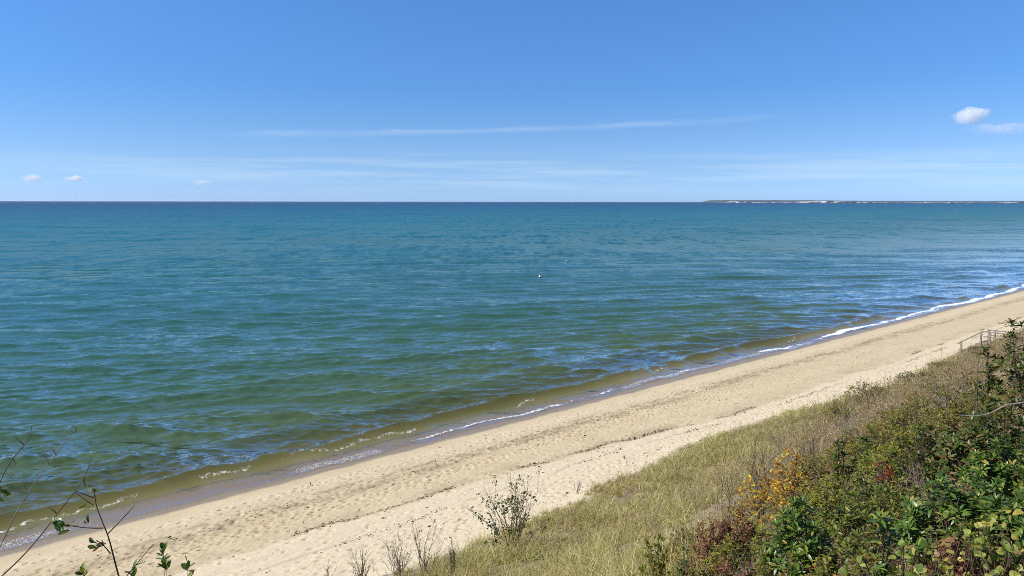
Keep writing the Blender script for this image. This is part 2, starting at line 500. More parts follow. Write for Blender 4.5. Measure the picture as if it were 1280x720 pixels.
def build_sea():
    ang = np.concatenate([np.linspace(R(-82), R(-40), 90)[:-1], np.linspace(R(-40), R(40), 1500), np.linspace(R(40), R(60), 160)[1:]])
    rad = [22.0]
    while rad[-1] < 60000:
        r = rad[-1]
        rad.append(r + min(max(0.10, r * r / (EYE * 931) * 0.62), r * 0.12))
    rad = np.array(rad)
    a, r = np.meshgrid(ang, rad, indexing='ij')
    x, y = r * np.sin(a), r * np.cos(a)
    s, d = sd_of(x, y); off = -d
    cell = np.maximum(np.gradient(rad)[None, :] * np.ones_like(a), r * R(0.054))
    z = np.zeros_like(x)
    rw = np.random.default_rng(12)
    gust = 0.55 + 0.9 * fbm(x * .02, y * .05, 91, 3)
    # wind chop and swell
    n = 110
    lam = np.exp(np.linspace(math.log(0.45), math.log(11.0), n)); rw.shuffle(lam)
    warp = 1.6 * fbm(x * .09, y * .09, 92, 3) + .5 * fbm(x * .4, y * .4, 93, 2)
    turn = np.exp(-np.clip(off, 0, None) / 16.0)           # waves swing round to face the beach in the shallows
    for L in lam:
        th = R(-90 + 7) + rw.normal(0, R(27 if L < 1.2 else 21 if L < 3 else 13))
        k = 2 * math.pi / L
        amp = (0.048 if L < 0.9 else 0.044 if L < 3.2 else 0.022 if L < 6 else .016) * L / (2 * math.pi)
        fade = np.clip((L / cell - 2.2) / 3.0, 0, 1)
        ph = k * (math.cos(th) * x + math.sin(th) * y) + rw.uniform(0, 6.28) + warp * min(2.0, 1.5 / L) + turn * k * 1.1 * off * .35
        z += amp * fade * np.sin(ph)
    z += 1.6 * z * z - .02                                  # sharper crests, flatter troughs
    z *= gust
    near = sstep(0.2, 5.5, off)
    z *= 0.30 + 0.70 * near
    # the last waves run parallel to the beach
    w1 = 3.1 + 2.0 * (fbm(s * .045, s * 0 + 9, 101, 3) - .5) + .5 * (vnoise(s * .35, s * 0, 102) - .5)
    a1 = 0.50 * sstep(.30, .55, fbm(s * .06, s * 0 + 4, 103, 2))
    e = off - w1
    z += a1 * np.where(e < 0, np.exp(-(e / .6) ** 2), np.exp(-(e / 1.0) ** 2))
    w2 = 9.5 + 3.5 * (fbm(s * .04, s * 0 + 2, 104, 3) - .5)
    z += 0.17 * sstep(.4, .6, fbm(s * .07, s * 0 + 7, 105, 2)) * np.exp(-((off - w2) / 1.1) ** 2)
    w3 = 15.5 + 4 * (fbm(s * .03, s * 0 + 1, 106, 3) - .5)
    z += 0.12 * sstep(.4, .6, fbm(s * .05, s * 0 + 3, 107, 2)) * np.exp(-((off - w3) / 1.3) ** 2)
    for j, (o0, aa, ww) in enumerate(((23, .15, 1.5), (32, .16, 1.9), (44, .15, 2.3), (60, .15, 2.8), (82, .14, 3.4))):
        # low swells farther out, less and less turned towards the beach
        tilt = (.10, .16, .22, .28, .33)[j]
        oo = off * (1 - tilt) + (y * .75 - 26) * tilt
        wj = o0 + 7 * (fbm(s * .022, s * 0 + j * 3, 130 + j, 3) - .5)
        z += aa * sstep(.36, .6, fbm(s * .028, s * 0 + 5 + j, 140 + j, 2)) * np.exp(-((oo - wj) / ww) ** 2)
    # the thin sheet of swash lies on the sand
    edge = 1.5 * (fbm(s * .09, s * 0 + 5, 108, 4) - .5) + .35 * (vnoise(s * .5, s * 0 + 1, 119) - .5)
    zg = ground(s, d)
    z = np.where(off < 2.2, np.maximum(z, zg + 0.012 + .03 * sstep(-.6, 1.5, off)), z)
    # foam: a broken roller, the swash front and the lace between
    e1 = off - edge
    wob = .5 * (fbm(s * .9, d * .3, 120, 3) - .5)
    c1 = 1.2 + 1.5 * (fbm(s * .075, s * 0 + 8, 109, 3) - .5)
    on1 = sstep(.34, .50, fbm(s * .06, s * 0 + 8, 115, 3))
    farw = sstep(50, 70, s) * (.25 + .85 * sstep(.40, .55, fbm(s * .055, s * 0 + 21, 116, 2)))
    fa = np.exp(-((e1 - c1 + wob) / (.22 + .10 * on1 + .22 * farw + .14 * sstep(33, 41, s))) ** 2) * (.72 + .28 * sstep(.3, .5, fbm(s * .33, s * 0 + 17, 117, 3))) * (.48 + .05 * sstep(33, 41, s) + .17 * farw) * np.maximum(np.maximum(on1, farw * .9), sstep(12, 20, s) * .62)
    fb = np.exp(-((e1 - .10 + wob * .25) / .08) ** 2) * .42 * sstep(.35, .6, fbm(s * .22, s * 0 + 3, 112, 3))
    fc = np.exp(-((e1 - 2.6 + wob) / .3) ** 2) * sstep(.52, .66, fbm(s * .16, s * 0 + 6, 113, 3)) * .44
    foam = np.clip(np.maximum(np.maximum(fa, fb), fc), 0, 1)
    lace = sstep(.05, .4, e1) * (1 - sstep(c1 * .7, c1 + .6, e1)) * sstep(.32, .55, fbm(s * .09, s * 0 + 12, 114, 3)) * .85
    q = grid_quads(*x.shape)
    keep = (off - edge).ravel()[q].max(1) > -0.05
    me = mesh_from('sea', np.stack([x, y, z], -1), q[keep][:, ::-1], mat=mat_water(), smooth=True,
                   attrs={'offshore': (off - edge).ravel(), 'foam': foam.ravel(), 'lace': lace.ravel()})
    o = link('sea', me); tag(o, kind='structure'); o['label'] = 'rippled bay water, olive in the shallows and navy at the horizon'


build_sea()

# ------------------------------------------------------------------ far things: headland, clouds, boats, buoys, birds
def flat_mat(name, col, rough=0.8, var=0.0, scale=3.0, spec=0.2):
    m, g, out = material(name)
    c = col
    if var:
        tc = g.n('ShaderNodeTexCoord')
        nz = g.noise(tc.outputs['Object'], scale, 4, 0.6)
        c = g.mix(g.mapr(nz, 0.3, 0.7), tuple(x * (1 - var) for x in col), tuple(min(1, x * (1 + var)) for x in col))
    p = g.n('ShaderNodeBsdfPrincipled', None, Base_Color=c, Roughness=rough)
    p.inputs['Specular IOR Level'].default_value = spec
    m.node_tree.links.new(p.outputs[0], out.inputs[0])
    return m


class MB:
    """collects shapes, then links them as one mesh object"""
    def __init__(self):
        self.v = []; self.f = []

    def add(self, v, f):
        o = len(self.v)
        self.v += [tuple(p) for p in v]; self.f += [tuple(i + o for i in q) for q in f]

    def box(self, c, size, axes=None):
        ax = axes or (Vector((1, 0, 0)), Vector((0, 1, 0)), Vector((0, 0, 1)))
        c = Vector(c); vs = []
        for sz in (-.5, .5):
            for sy in (-.5, .5):
                for sx in (-.5, .5):
                    vs.append(c + ax[0] * size[0] * sx + ax[1] * size[1] * sy + ax[2] * size[2] * sz)
        self.add(vs, [(0, 2, 3, 1), (4, 5, 7, 6), (0, 1, 5, 4), (2, 6, 7, 3), (0, 4, 6, 2), (1, 3, 7, 5)])

    def beam(self, a, b, w, h):
        a = Vector(a); b = Vector(b); z = (b - a); L = z.length; z.normalize()
        up_ = Vector((0, 0, 1)) if abs(z.z) < .95 else Vector((SU[0], SU[1], 0))
        x = z.cross(up_).normalized(); y = x.cross(z)
        self.box((a + b) / 2, (w, L, h), (x, z, y))

    def lathe(self, prof, n=16, c=(0, 0, 0)):
        c = Vector(c); vs = []
        for r, z in prof:
            for i in range(n):
                t = 2 * math.pi * i / n
                vs.append(c + Vector((r * math.cos(t), r * math.sin(t), z)))
        fs = [(k * n + i, k * n + (i + 1) % n, (k + 1) * n + (i + 1) % n, (k + 1) * n + i) for k in range(len(prof) - 1) for i in range(n)]
        fs.append(tuple(range(n))[::-1]); fs.append(tuple((len(prof) - 1) * n + i for i in range(n)))
        self.add(vs, fs)

    def build(self, name, mat, parent=None, smooth=False, bevel=0.0):
        me = bpy.data.meshes.new(name); me.from_pydata(self.v, [], self.f); me.materials.append(mat)
        if smooth:
            me.polygons.foreach_set('use_smooth', np.ones(len(me.polygons), bool))
        me.update()
        o = link(name, me, parent)
        if bevel:
            b = o.modifiers.new('bevel', 'BEVEL'); b.width = bevel; b.segments = 2
        return o


def build_headland():
    # a low wooded coast some twelve kilometres off, with pale dune cliffs along its foot
    def strip(name, px0, px1, Y, topf, mat, depth, step=1.0):
        xs = np.arange(px0, px1, step)
        X = (xs - 640) / FPX * Y
        top = topf(xs)
        rows = [(0, -2.0), (.02, .35), (.06, .8), (.15, 1.0), (.6, 1.02), (1.0, -.1)]
        v = np.zeros((len(rows), len(xs), 3))
        for i, (dy, hz) in enumerate(rows):
            v[i, :, 0] = X; v[i, :, 1] = Y + dy * depth + 40 * (vnoise(xs * .2, xs * 0 + i, 7) - .5)
            v[i, :, 2] = hz * top if hz > -1 else -3.0
        me = mesh_from(name, v.reshape(-1, 3), grid_quads(len(rows), len(xs)), mat=mat)
        return tag(link(name, me), kind='structure')
    k = 12000 / FPX
    def wood_top(x):
        h = 3.0 + .9 * (fbm(x * .05, x * 0, 3, 3) - .5) + .5 * (fbm(x * .35, x * 0 + 4, 4, 3) - .5)
        h = h * sstep(888, 905, x) - .7 * sstep(1000, 1100, x) + .25
        return np.maximum(h, 0.15) * k
    o = strip('headland', 888, 1500, 12000, wood_top, flat_mat('haze_tinted_woods', (0.075, 0.105, 0.13), 1.0, .25, .004, 0.0), 1500)  # blue of the distant air is mixed into the woods colour
    o['label'] = 'low wooded headland along the horizon'
    def sand_top(x):
        h = 1.7 * np.exp(-((x - 920) / 16.0) ** 2) + 1.7 * np.exp(-((x - 1030) / 40.0) ** 2) + 1.0 * sstep(1080, 1120, x) * sstep(.48, .75, fbm(x * .07, x * 0, 8, 3)) + .7 * sstep(1240, 1270, x)
        h = h * (.7 + .5 * fbm(x * .10, x * 0 + 2, 9, 3)) - .1 + .7 * sstep(905, 918, x)
        return np.maximum(h, -.05) * k
    o = strip('dune_cliffs', 895, 1500, 11850, sand_top, flat_mat('distant_sand', (0.46, 0.42, 0.37), 1.0, .12, .002, 0.0), 90)
    o['label'] = 'pale dune cliffs at the foot of the headland'


build_headland()


def cloud_mat(name, dens, wd, ht):
    m, g, out = material(name)
    tc = g.n('ShaderNodeTexCoord')
    nz = g.noise(tc.outputs['Object'], 2.6 / ht, 6, 0.66)
    ln = g.n('ShaderNodeVectorMath', {'operation': 'LENGTH'})
    g.put(ln.inputs[0], g.scale(tc.outputs['Object'], (2.0 / wd, 1.3 / ht, 1.7 / ht)))
    body = g.m('SUBTRACT', 1.0, ln.outputs['Value'])
    d = g.m('MULTIPLY', g.mapr(g.m('ADD', body, g.m('MULTIPLY', g.m('SUBTRACT', nz, 0.5), 1.9)), 0.12, 0.75), dens)
    v = g.n('ShaderNodeVolumePrincipled', None, Color=(1, 1, 1), Density=d)
    v.inputs['Anisotropy'].default_value = 0.0
    m.node_tree.links.new(v.outputs[0], out.inputs['Volume'])
    return m


def build_cloud(px, py, wpx, hpx, Y, label, seed, dens, n=9, flat=0.35):
    rr = np.random.default_rng(seed)
    c = ray(px, py); c = c * (Y / c.y) + Vector((0, 0, EYE))
    k = Y / FPX; wd, ht = wpx * k, hpx * k
    import bmesh
    bm = bmesh.new()
    for i in range(n):
        u = rr.uniform(-.42, .42); r = ht * rr.uniform(.28, .5) * (1.1 - 1.2 * abs(u))
        b2 = bmesh.ops.create_icosphere(bm, subdivisions=3, radius=1.0)
        for v in b2['verts']:
            w = v.co.copy()
            q = 1 + .5 * (float(vnoise(np.array([w.x * 2.3 + i * 5]), np.array([w.y * 2.3 + w.z * 3.1]), seed)[0]) - .5)
            x, y, z = w.x * r * 1.8 * q, w.y * r * 1.6 * q, w.z * r * 1.25 * q
            if z < 0: z *= flat
            v.co = Vector((u * wd + x, y + rr.uniform(-.02, .02) * r, z + (rr.uniform(-.2, .1) if False else 0) * ht - ht * .2))
    me = bpy.data.meshes.new('cloud'); bm.to_mesh(me); bm.free()
    me.materials.append(cloud_mat('cloud_vapour', dens, wd, ht))
    o = link('cloud', me, loc=c)
    # merge the puffs so the vapour is counted once
    rm = o.modifiers.new('merge', 'REMESH'); rm.mode = 'VOXEL'; rm.voxel_size = ht / 9
    tag(o, label, 'cloud', 'small clouds low over the bay')
    return o


build_cloud(1213, 144, 48, 30, 9000, 'small white cloud with a bright rounded top, upper of the pair at the right', 21, .0085, 9)
build_cloud(1250, 160, 96, 22, 9300, 'grey flat ragged cloud below the bright white one at the right', 22, .0026, 14)
build_cloud(40, 223, 34, 14, 14000, 'ragged white cloud low over the sea, left hand one of a pair', 23, .0060, 7)
build_cloud(93, 223, 36, 11, 14000, 'bright white flat cloud low over the sea, right hand one of a pair', 24, .010, 7)
build_cloud(253, 228, 34, 11, 15000, 'thin broken white cloud above the sailing boats', 25, .0050, 7)


M_SAIL = flat_mat('sailcloth', (0.80, 0.80, 0.78), 0.7)
M_HULL = flat_mat('white_hull', (0.75, 0.75, 0.74), 0.4, spec=.5)
M_DARK = flat_mat('dark_trim', (0.03, 0.035, 0.045), 0.5)


def hull_mb(L, B, Hh):
    mb = MB(); n = 9; rows = []
    for i in range(n):
        t = i / (n - 1); w = B / 2 * (math.sin(math.pi * min(1, .22 + .78 * (1 - t)) * .5) if t > .35 else .82 + .18 * t / .35)
        w = B / 2 * (1 - max(0, (t - .35) / .65) ** 2.2) * (.85 + .15 * min(1, t / .35)) + .02
        x = (t - .5) * L; sh = Hh * (1 + .25 * (t - .3) ** 2)
        rows.append([(x, -w, sh), (x, -w * .75, Hh * .1), (x, 0, -.35 * Hh), (x, w * .75, Hh * .1), (x, w, sh)])
    v = [p for r in rows for p in r]
    f = [(i * 5 + j, (i + 1) * 5 + j, (i + 1) * 5 + j + 1, i * 5 + j + 1) for i in range(n - 1) for j in range(4)]
    f += [(i * 5 + 4, (i + 1) * 5 + 4, (i + 1) * 5, i * 5) for i in range(n - 1)]
    f += [(0, 1, 2, 3, 4)]
    mb.add(v, f); return mb


def sail_mb(pts, belly, thick=.04):
    a, b, c = map(Vector, pts); mb = MB(); n = 6; vs = []; fs = []
    for side in (0, 1):
        for i in range(n + 1):
            for j in range(n + 1):
                u = i / n; w = j / n * (1 - u)
                p = a + (b - a) * w + (c - a) * u
                vs.append(p + Vector((0, belly * math.sin(math.pi * min(1, w + u * .3)) * (1 - u) + side * thick, 0)))
    o = (n + 1) ** 2
    for i in range(n):
        for j in range(n):
            q = (i * (n + 1) + j, (i + 1) * (n + 1) + j, (i + 1) * (n + 1) + j + 1, i * (n + 1) + j + 1)
            fs.append(q); fs.append(tuple(x + o for x in q[::-1]))
    mb.add(vs, fs); return mb


def sail_boat(px, Y, L, rz, label, group=None):
    p = at(px, 360, 0); X = (px - 640) / FPX * Y
    t = thing('sailing_boat', label, 'sailing boat', (X, Y, 0), rz, group)
    hull_mb(L, L * .3, L * .1).build('hull', M_HULL, t, smooth=True)
    mb = MB(); mb.lathe([(.09, L * .08), (.07, L * .7), (.04, L * 1.35)], 8); mb.build('mast', M_DARK, t)
    sail_mb([(-.15, 0, L * .22), (-L * .42, 0, L * .2), (-.1, 0, L * 1.3)], .25).build('mainsail', M_SAIL, t)
    sail_mb([(L * .47, 0, L * .13), (.2, 0, L * .18), (.12, 0, L * 1.15)], .3).build('jib', M_SAIL, t)
    return t


def motor_boat(px, Y, L, rz, label):
    t = thing('motor_boat', label, 'motor boat', ((px - 640) / FPX * Y, Y, 0), rz)
    hull_mb(L, L * .34, L * .14).build('hull', M_HULL, t, smooth=True)
    mb = MB(); mb.box((L * .02, 0, L * .24), (L * .3, L * .24, L * .2)); mb.box((0, 0, L * .36), (L * .36, L * .28, L * .03)); mb.build('cabin', M_SAIL, t, bevel=.06)
    mb = MB(); mb.box((L * .185, 0, L * .25), (L * .02, L * .2, L * .09)); mb.build('windscreen', M_DARK, t)


sail_boat(253, 4300, 10.5, R(200), 'white sailing boat in front of the horizon line, larger one at the left', 'sailing boats far out on the bay')
sail_boat(371, 9800, 13, R(20), 'tiny white sailing boat standing on the horizon line, middle of the bay', 'sailing boats far out on the bay')
sail_boat(25, 9800, 12, R(160), 'tiny white sailing boat on the horizon near the left edge', 'sailing boats far out on the bay')
motor_boat(474, 4700, 11, R(8), 'small white motor boat just below the horizon')


def buoy(px, py, r, label, top):
    p = at(px, py, 0.0)
    t = thing('mooring_buoy', label, 'buoy', (p.x, p.y, 0.02), 0.4, 'mooring buoys off the beach')
    mb = MB(); mb.lathe([(r * math.sin(a) + .001, r * .55 - r * math.cos(a)) for a in np.linspace(0.02, math.pi - .02, 14)], 20)
    mb.build('float', flat_mat('buoy_white', (0.80, 0.80, 0.78), .35, spec=.5), t, smooth=True)
    mb = MB(); mb.lathe([(r * 1.012 * math.cos(a) + .002, r * .55 + r * 1.012 * math.sin(a)) for a in (.62, .75, .88, 1.0)], 20); mb.build('stripe', top, t, smooth=True)
    mb = MB(); mb.lathe([(r * .1, r * 1.5), (r * .1, r * 1.85)], 8)
    n = 12
    ring = [(r * .2 * math.cos(2 * math.pi * i / n), 0, r * 1.98 + r * .2 * math.sin(2 * math.pi * i / n)) for i in range(n)]
    for i in range(n): mb.beam(ring[i], ring[(i + 1) % n], r * .09, r * .09)
    mb.build('ring', M_DARK, t)


buoy(675, 346.5, .28, 'white round mooring buoy with an orange cap, nearest the beach', flat_mat('buoy_orange', (0.65, 0.16, 0.03), .4))
buoy(709, 326.5, .17, 'small white mooring buoy with a dark band, farther out than the orange capped one', M_DARK)
buoy(782, 308.5, .14, 'tiny white float farthest out from the beach, towards the headland', M_DARK)


def gull(px, py, dist, span, rz, bank, label):
    v = ray(px, py).normalized() * dist
    t = bpy.data.meshes.new('bird')
    mb = MB()
    prof = [(.005, -.5), (.05, -.42), (.075, -.2), (.085, 0), (.07, .2), (.05, .3), (.055, .36), (.03, .42), (.008, .5)]
    n = 8
    vs = [(r * math.cos(2 * math.pi * i / n), z, r * .9 * math.sin(2 * math.pi * i / n)) for r, z in prof for i in range(n)]
    mb.add(vs, [(k * n + i, k * n + (i + 1) % n, (k + 1) * n + (i + 1) % n, (k + 1) * n + i) for k in range(len(prof) - 1) for i in range(n)])
    for sgn in (-1, 1):
        st = [(.05, .12, -.12, .03), (.28, .16, -.10, .13), (.55, .10, -.10, .12), (.85, -.02, -.13, .04), (1.05, -.13, -.17, -.02)]
        vs = []
        for x, f0, b0, z in st:
            vs += [(sgn * x, f0, z), (sgn * x, b0, z - .01), (sgn * x, b0, z - .02), (sgn * x, f0, z - .03)]
        fs = [(k * 4 + j, k * 4 + (j + 1) % 4, k * 4 + 4 + (j + 1) % 4, k * 4 + 4 + j) for k in range(4) for j in range(4)] + [(0, 3, 2, 1), (16, 17, 18, 19)]
        mb.add(vs, fs)
    mb.add([(-.05, -.45, .01), (.05, -.45, .01), (.11, -.68, .0), (-.11, -.68, .0), (0, -.5, -.02)], [(0, 1, 2, 3), (4, 1, 0), (4, 2, 1), (4, 3, 2), (4, 0, 3)])
    s = span / 2.1
    mb.v = [(a * s, b * s, c * s) for a, b, c in mb.v]
    o = mb.build('bird', flat_mat('bird_plumage', (0.06, 0.06, 0.065), .8), smooth=True)
    o.location = Vector((0, 0, EYE)) + v; o.rotation_euler = (R(6), bank, rz)
    tag(o, label, 'bird', 'birds far up over the bay')


gull(779.5, 79, 330, 1.35, R(15), R(4), 'dark bird gliding with spread wings, high over the middle of the bay')
gull(189, 55, 420, 1.1, R(75), R(-18), 'dark bird high in the sky at the upper left')


# ------------------------------------------------------------------ the wooden beach stairs
def mat_wood():
    m, g, out = material('weathered_wood')
    tc = g.n('ShaderNodeTexCoord')
    nz = g.noise(g.scale(tc.outputs['Object'], (3, 3, 14)), 1.0, 4, 0.6)
    c = g.mix(g.mapr(nz, 0.3, 0.7), (0.15, 0.122, 0.098), (0.29, 0.25, 0.21))
    p = g.n('ShaderNodeBsdfPrincipled', None, Base_Color=c, Roughness=0.85)
    m.node_tree.links.new(p.outputs[0], out.inputs[0])
    return m


def build_stairs():
    wood = mat_wood()
    q = at(1197, 444, 2.1)
    s0, d0 = sd_of(q.x, q.y)
    t = thing('beach_stairs', 'weathered grey wooden stairs with handrails coming down onto the sand', 'stairs', (0, 0, 0))
    along = Vector((SU[0], SU[1], 0)); inland = Vector((-SN[0], -SN[1], 0))
    def P(u, v, z):                         # u metres inland, v metres along the shore
        x, y = xy_of(s0 + v, d0 + u); return Vector((x, y, z))
    zb = float(ground(s0, d0)) + .05
    rise, run, n, wd = .19, .27, 7, 1.15
    L = n * run; zt = zb + n * rise
    for v in (0.02, wd - .02):
        mb = MB(); mb.beam(P(-.1, v, zb - .12), P(L, v, zt - .12), .05, .26); mb.build('stringer', wood, t)
    for k in range(n):
        mb = MB(); mb.box(P(run * (k + .55), wd / 2, zb + rise * (k + .55)), (run * 1.12, wd - .1, .045), (inland, along, Vector((0, 0, 1)))); mb.build('tread', wood, t, bevel=.006)
    # landing and the walk going on inland
    Lw = 6.5
    mb = MB()
    nb = int(Lw / .15)
    for k in range(nb):
        mb.box(P(L + .08 + k * .15, wd / 2, zt + .02), (.138, wd + .1, .04), (inland, along, Vector((0, 0, 1))))
    mb.build('deck', wood, t)
    for v in (-.02, wd + .02):
        mb = MB(); mb.beam(P(L, v, zt - .1), P(L + Lw, v, zt - .1), .045, .2); mb.build('joist', wood, t)
    def post(u, v, top):
        g0 = float(ground(s0 + v, d0 + u)) - .3
        mb = MB(); mb.box(P(u, v, (g0 + top) / 2), (.14, .14, top - g0), (inland, along, Vector((0, 0, 1)))); mb.build('post', wood, t, bevel=.006)
    h = .92
    post(.25, -.06, zb + .25 * rise / run + h)
    post(L - .1, -.06, zt + h - .06)
    for v in (-.08, wd + .08):
        for u in (L + .6, L + 2.2, L + 3.9, L + 5.8):
            post(u, v, zt + h)
    post(L + .12, wd + .08, zt + h)
    mb = MB(); mb.beam(P(-.05, -.06, zb + h - .02), P(L - .05, -.06, zt + h), .14, .12); mb.build('handrail', wood, t, bevel=.01)
    for v in (-.08, wd + .08):
        mb = MB(); mb.beam(P(L - .02, v, zt + h + .04), P(L + Lw, v, zt + h + .04), .15, .09); mb.build('handrail', wood, t, bevel=.01)
        mb = MB(); mb.beam(P(L + .1, v, zt + h * .55), P(L + Lw, v, zt + h * .55), .05, .11); mb.build('rail', wood, t)


build_stairs()


# ------------------------------------------------------------------ the air between here and the far shore
def build_haze():
    m, g, out = material('haze_air')
    v = g.n('ShaderNodeVolumePrincipled', None, Color=(0.70, 0.84, 1.0), Density=1.1e-5)
    v.inputs['Anisotropy'].default_value = 0.2
    m.node_tree.links.new(v.outputs[0], out.inputs['Volume'])
    mb = MB(); mb.box((0, 29000, 38), (130000, 66000, 96)); o = mb.build('haze', m)
    tag(o, 'thin blue haze of sea air', 'haze', kind='stuff')


build_haze()

# ------------------------------------------------------------------ plants
def leaf_mat(name, cols, rough=0.45, spec=0.4, trans=0.3, through=(1.5, 1.35, .55), patch=None):
    m, g, out = material(name)
    geo = g.n('ShaderNodeNewGeometry')
    n = len(cols)
    c = g.ramp(geo.outputs['Random Per Island'], [((i + .0) / n, c_) for i, c_ in enumerate(cols)], 'CONSTANT')
    tc = g.n('ShaderNodeTexCoord')
    nz = g.noise(tc.outputs['Object'], 60.0, 2, 0.6)
    c = g.mix(1.0, c, g.ramp(nz, [(0.25, .72), (0.75, 1.28)]), 'MULTIPLY')
    if patch:
        c = g.mix(g.mapr(g.noise(tc.outputs['Object'], 0.55, 4, 0.6), 0.46, 0.66, 0.0, 0.75), c, patch)
        c = g.mix(g.mapr(g.noise(g.scale(tc.outputs['Object'], (1, 1, 1), loc=(31, 7, 0)), 0.8, 3, 0.6), 0.52, 0.68, 0.0, 0.6), c, (.22, .25, .075))
    p = g.n('ShaderNodeBsdfPrincipled', None, Base_Color=c, Roughness=rough)
    p.inputs['Specular IOR Level'].default_value = spec
    if trans:
        t = g.n('ShaderNodeBsdfTranslucent', None, Color=g.mix(1.0, c, through, 'MULTIPLY'))
        mx = g.n('ShaderNodeMixShader', None, Fac=trans); g.put(mx.inputs[1], p.outputs[0]); g.put(mx.inputs[2], t.outputs[0])
        p = mx
    m.node_tree.links.new(p.outputs[0], out.inputs[0])
    return m


LM = {
    'evergreen': leaf_mat('evergreen_leaf', [(0.063, 0.127, 0.02), (0.048, 0.101, 0.018), (0.084, 0.152, 0.025), (0.108, 0.184, 0.031), (0.069, 0.133, 0.02), (0.152, 0.209, 0.037), (0.061, 0.103, 0.02), (0.253, 0.24, 0.051)], .36, .40, .28),
    'dark': leaf_mat('dark_leaf', [(0.058, 0.095, 0.019), (0.079, 0.113, 0.021), (0.049, 0.078, 0.018), (0.115, 0.132, 0.029), (0.151, 0.094, 0.037)], .42, .35, .25),
    'olive': leaf_mat('olive_leaf', [(0.151, 0.164, 0.032), (0.197, 0.197, 0.039), (0.111, 0.138, 0.026), (0.263, 0.236, 0.056), (0.164, 0.118, 0.045), (0.224, 0.216, 0.047)], .55, .2, .4),
    'lime': leaf_mat('lime_leaf', [(0.204, 0.228, 0.036), (0.264, 0.264, 0.048), (0.144, 0.18, 0.03), (0.312, 0.288, 0.06), (0.12, 0.15, 0.029)], .55, .2, .42),
    'orange': leaf_mat('orange_leaf', [(.48, .26, .030), (.62, .47, .050), (.34, .15, .030), (.24, .13, .045), (.50, .38, .06), (.24, .22, .05), (.60, .42, .045)], .55, .2, .45),
    'russet': leaf_mat('russet_leaf', [(0.18, 0.079, 0.043), (0.132, 0.055, 0.031), (0.24, 0.12, 0.06), (0.192, 0.102, 0.06), (0.144, 0.084, 0.041)], .6, .2, .3),
    'redleaf': leaf_mat('red_leaf', [(.18, .028, .024), (.24, .050, .03), (.13, .03, .022), (.20, .10, .03)], .5, .2, .3),
    'vine': leaf_mat('vine_leaf', [(.22, .26, .050), (.28, .31, .065), (.13, .19, .035), (.33, .33, .085), (.19, .24, .045), (.35, .29, .06), (.10, .15, .03), (.22, .14, .06)], .45, .3, .35),
    'midgreen': leaf_mat('mid_green_leaf', [(0.086, 0.132, 0.024), (0.127, 0.161, 0.029), (0.063, 0.103, 0.02), (0.184, 0.196, 0.04), (0.149, 0.121, 0.033), (0.109, 0.149, 0.026), (0.241, 0.218, 0.055)], .45, .3, .35),
    'brush': leaf_mat('brush_leaf', [(0.216, 0.166, 0.079), (0.154, 0.182, 0.039), (0.294, 0.229, 0.113), (0.132, 0.15, 0.036), (0.232, 0.125, 0.064), (0.232, 0.244, 0.055), (0.178, 0.119, 0.06), (0.186, 0.213, 0.045)], .6, .15, .35),
    'grass': leaf_mat('grass_blade', [(0.421, 0.386, 0.161), (0.554, 0.515, 0.261), (0.287, 0.304, 0.095), (0.62, 0.573, 0.322), (0.465, 0.433, 0.188), (0.343, 0.345, 0.122), (0.287, 0.223, 0.117)], .7, .1, .38, (1.2, 1.1, .7), patch=(.36, .27, .15)),
    'weed': leaf_mat('dry_stalk', [(.28, .225, .150), (.38, .325, .235), (.19, .145, .09), (.32, .255, .165), (.23, .16, .095)], .8, .1, .2),
    'twig': leaf_mat('dry_twig', [(.17, .125, .085), (.27, .22, .16), (.10, .068, .045), (.14, .085, .055), (.085, .06, .04)], .8, .1, .1),
}
BARK = flat_mat('twig_bark', (0.105, 0.080, 0.060), 0.85, .35, 9)
BARK_GREY = flat_mat('grey_bark', (0.22, 0.19, 0.16), 0.85, .3, 9)
BARK_RED = flat_mat('red_brown_bark', (0.085, 0.048, 0.036), 0.7, .3, 9)
BERRY = flat_mat('red_berry', (0.30, 0.022, 0.014), 0.3, spec=.5)


def norm(v):
    return v / np.maximum(np.linalg.norm(v, axis=-1, keepdims=True), 1e-9)


def leaf_template(kind):
    if kind == 'tiny':                        # folded lozenge
        P_ = np.array([[0, 0, 0], [-.5, .48, .10], [0, 1, 0], [.5, .48, .10], [0, .5, -.02]], float)
        return P_, np.array([[0, 4, 1], [4, 2, 1], [0, 3, 4], [4, 3, 2]])
    if kind == 'round':
        rows = [(.0, .06), (.10, .75), (.35, 1.0), (.62, .86), (.85, .45), (1.0, .04)]
    elif kind == 'lobed':
        rows = [(.0, .1), (.15, .8), (.3, .55), (.45, 1.0), (.6, .6), (.75, .7), (1.0, .05)]
    else:                                     # oblong
        rows = [(.0, .10), (.12, .42), (.38, .92), (.62, 1.0), (.84, .68), (1.0, .06)]
    v = []
    for y, w in rows:
        v += [(-.5 * w, y, .12 * w), (0, y, 0), (.5 * w, y, .12 * w)]
    f = []
    for i in range(len(rows) - 1):
        a = i * 3
        f += [(a, a + 1, a + 4, a + 3), (a + 1, a + 2, a + 5, a + 4)]
    return np.array(v, float), np.array(f)


TPL = {k: leaf_template(k) for k in ('tiny', 'round', 'lobed', 'oblong')}


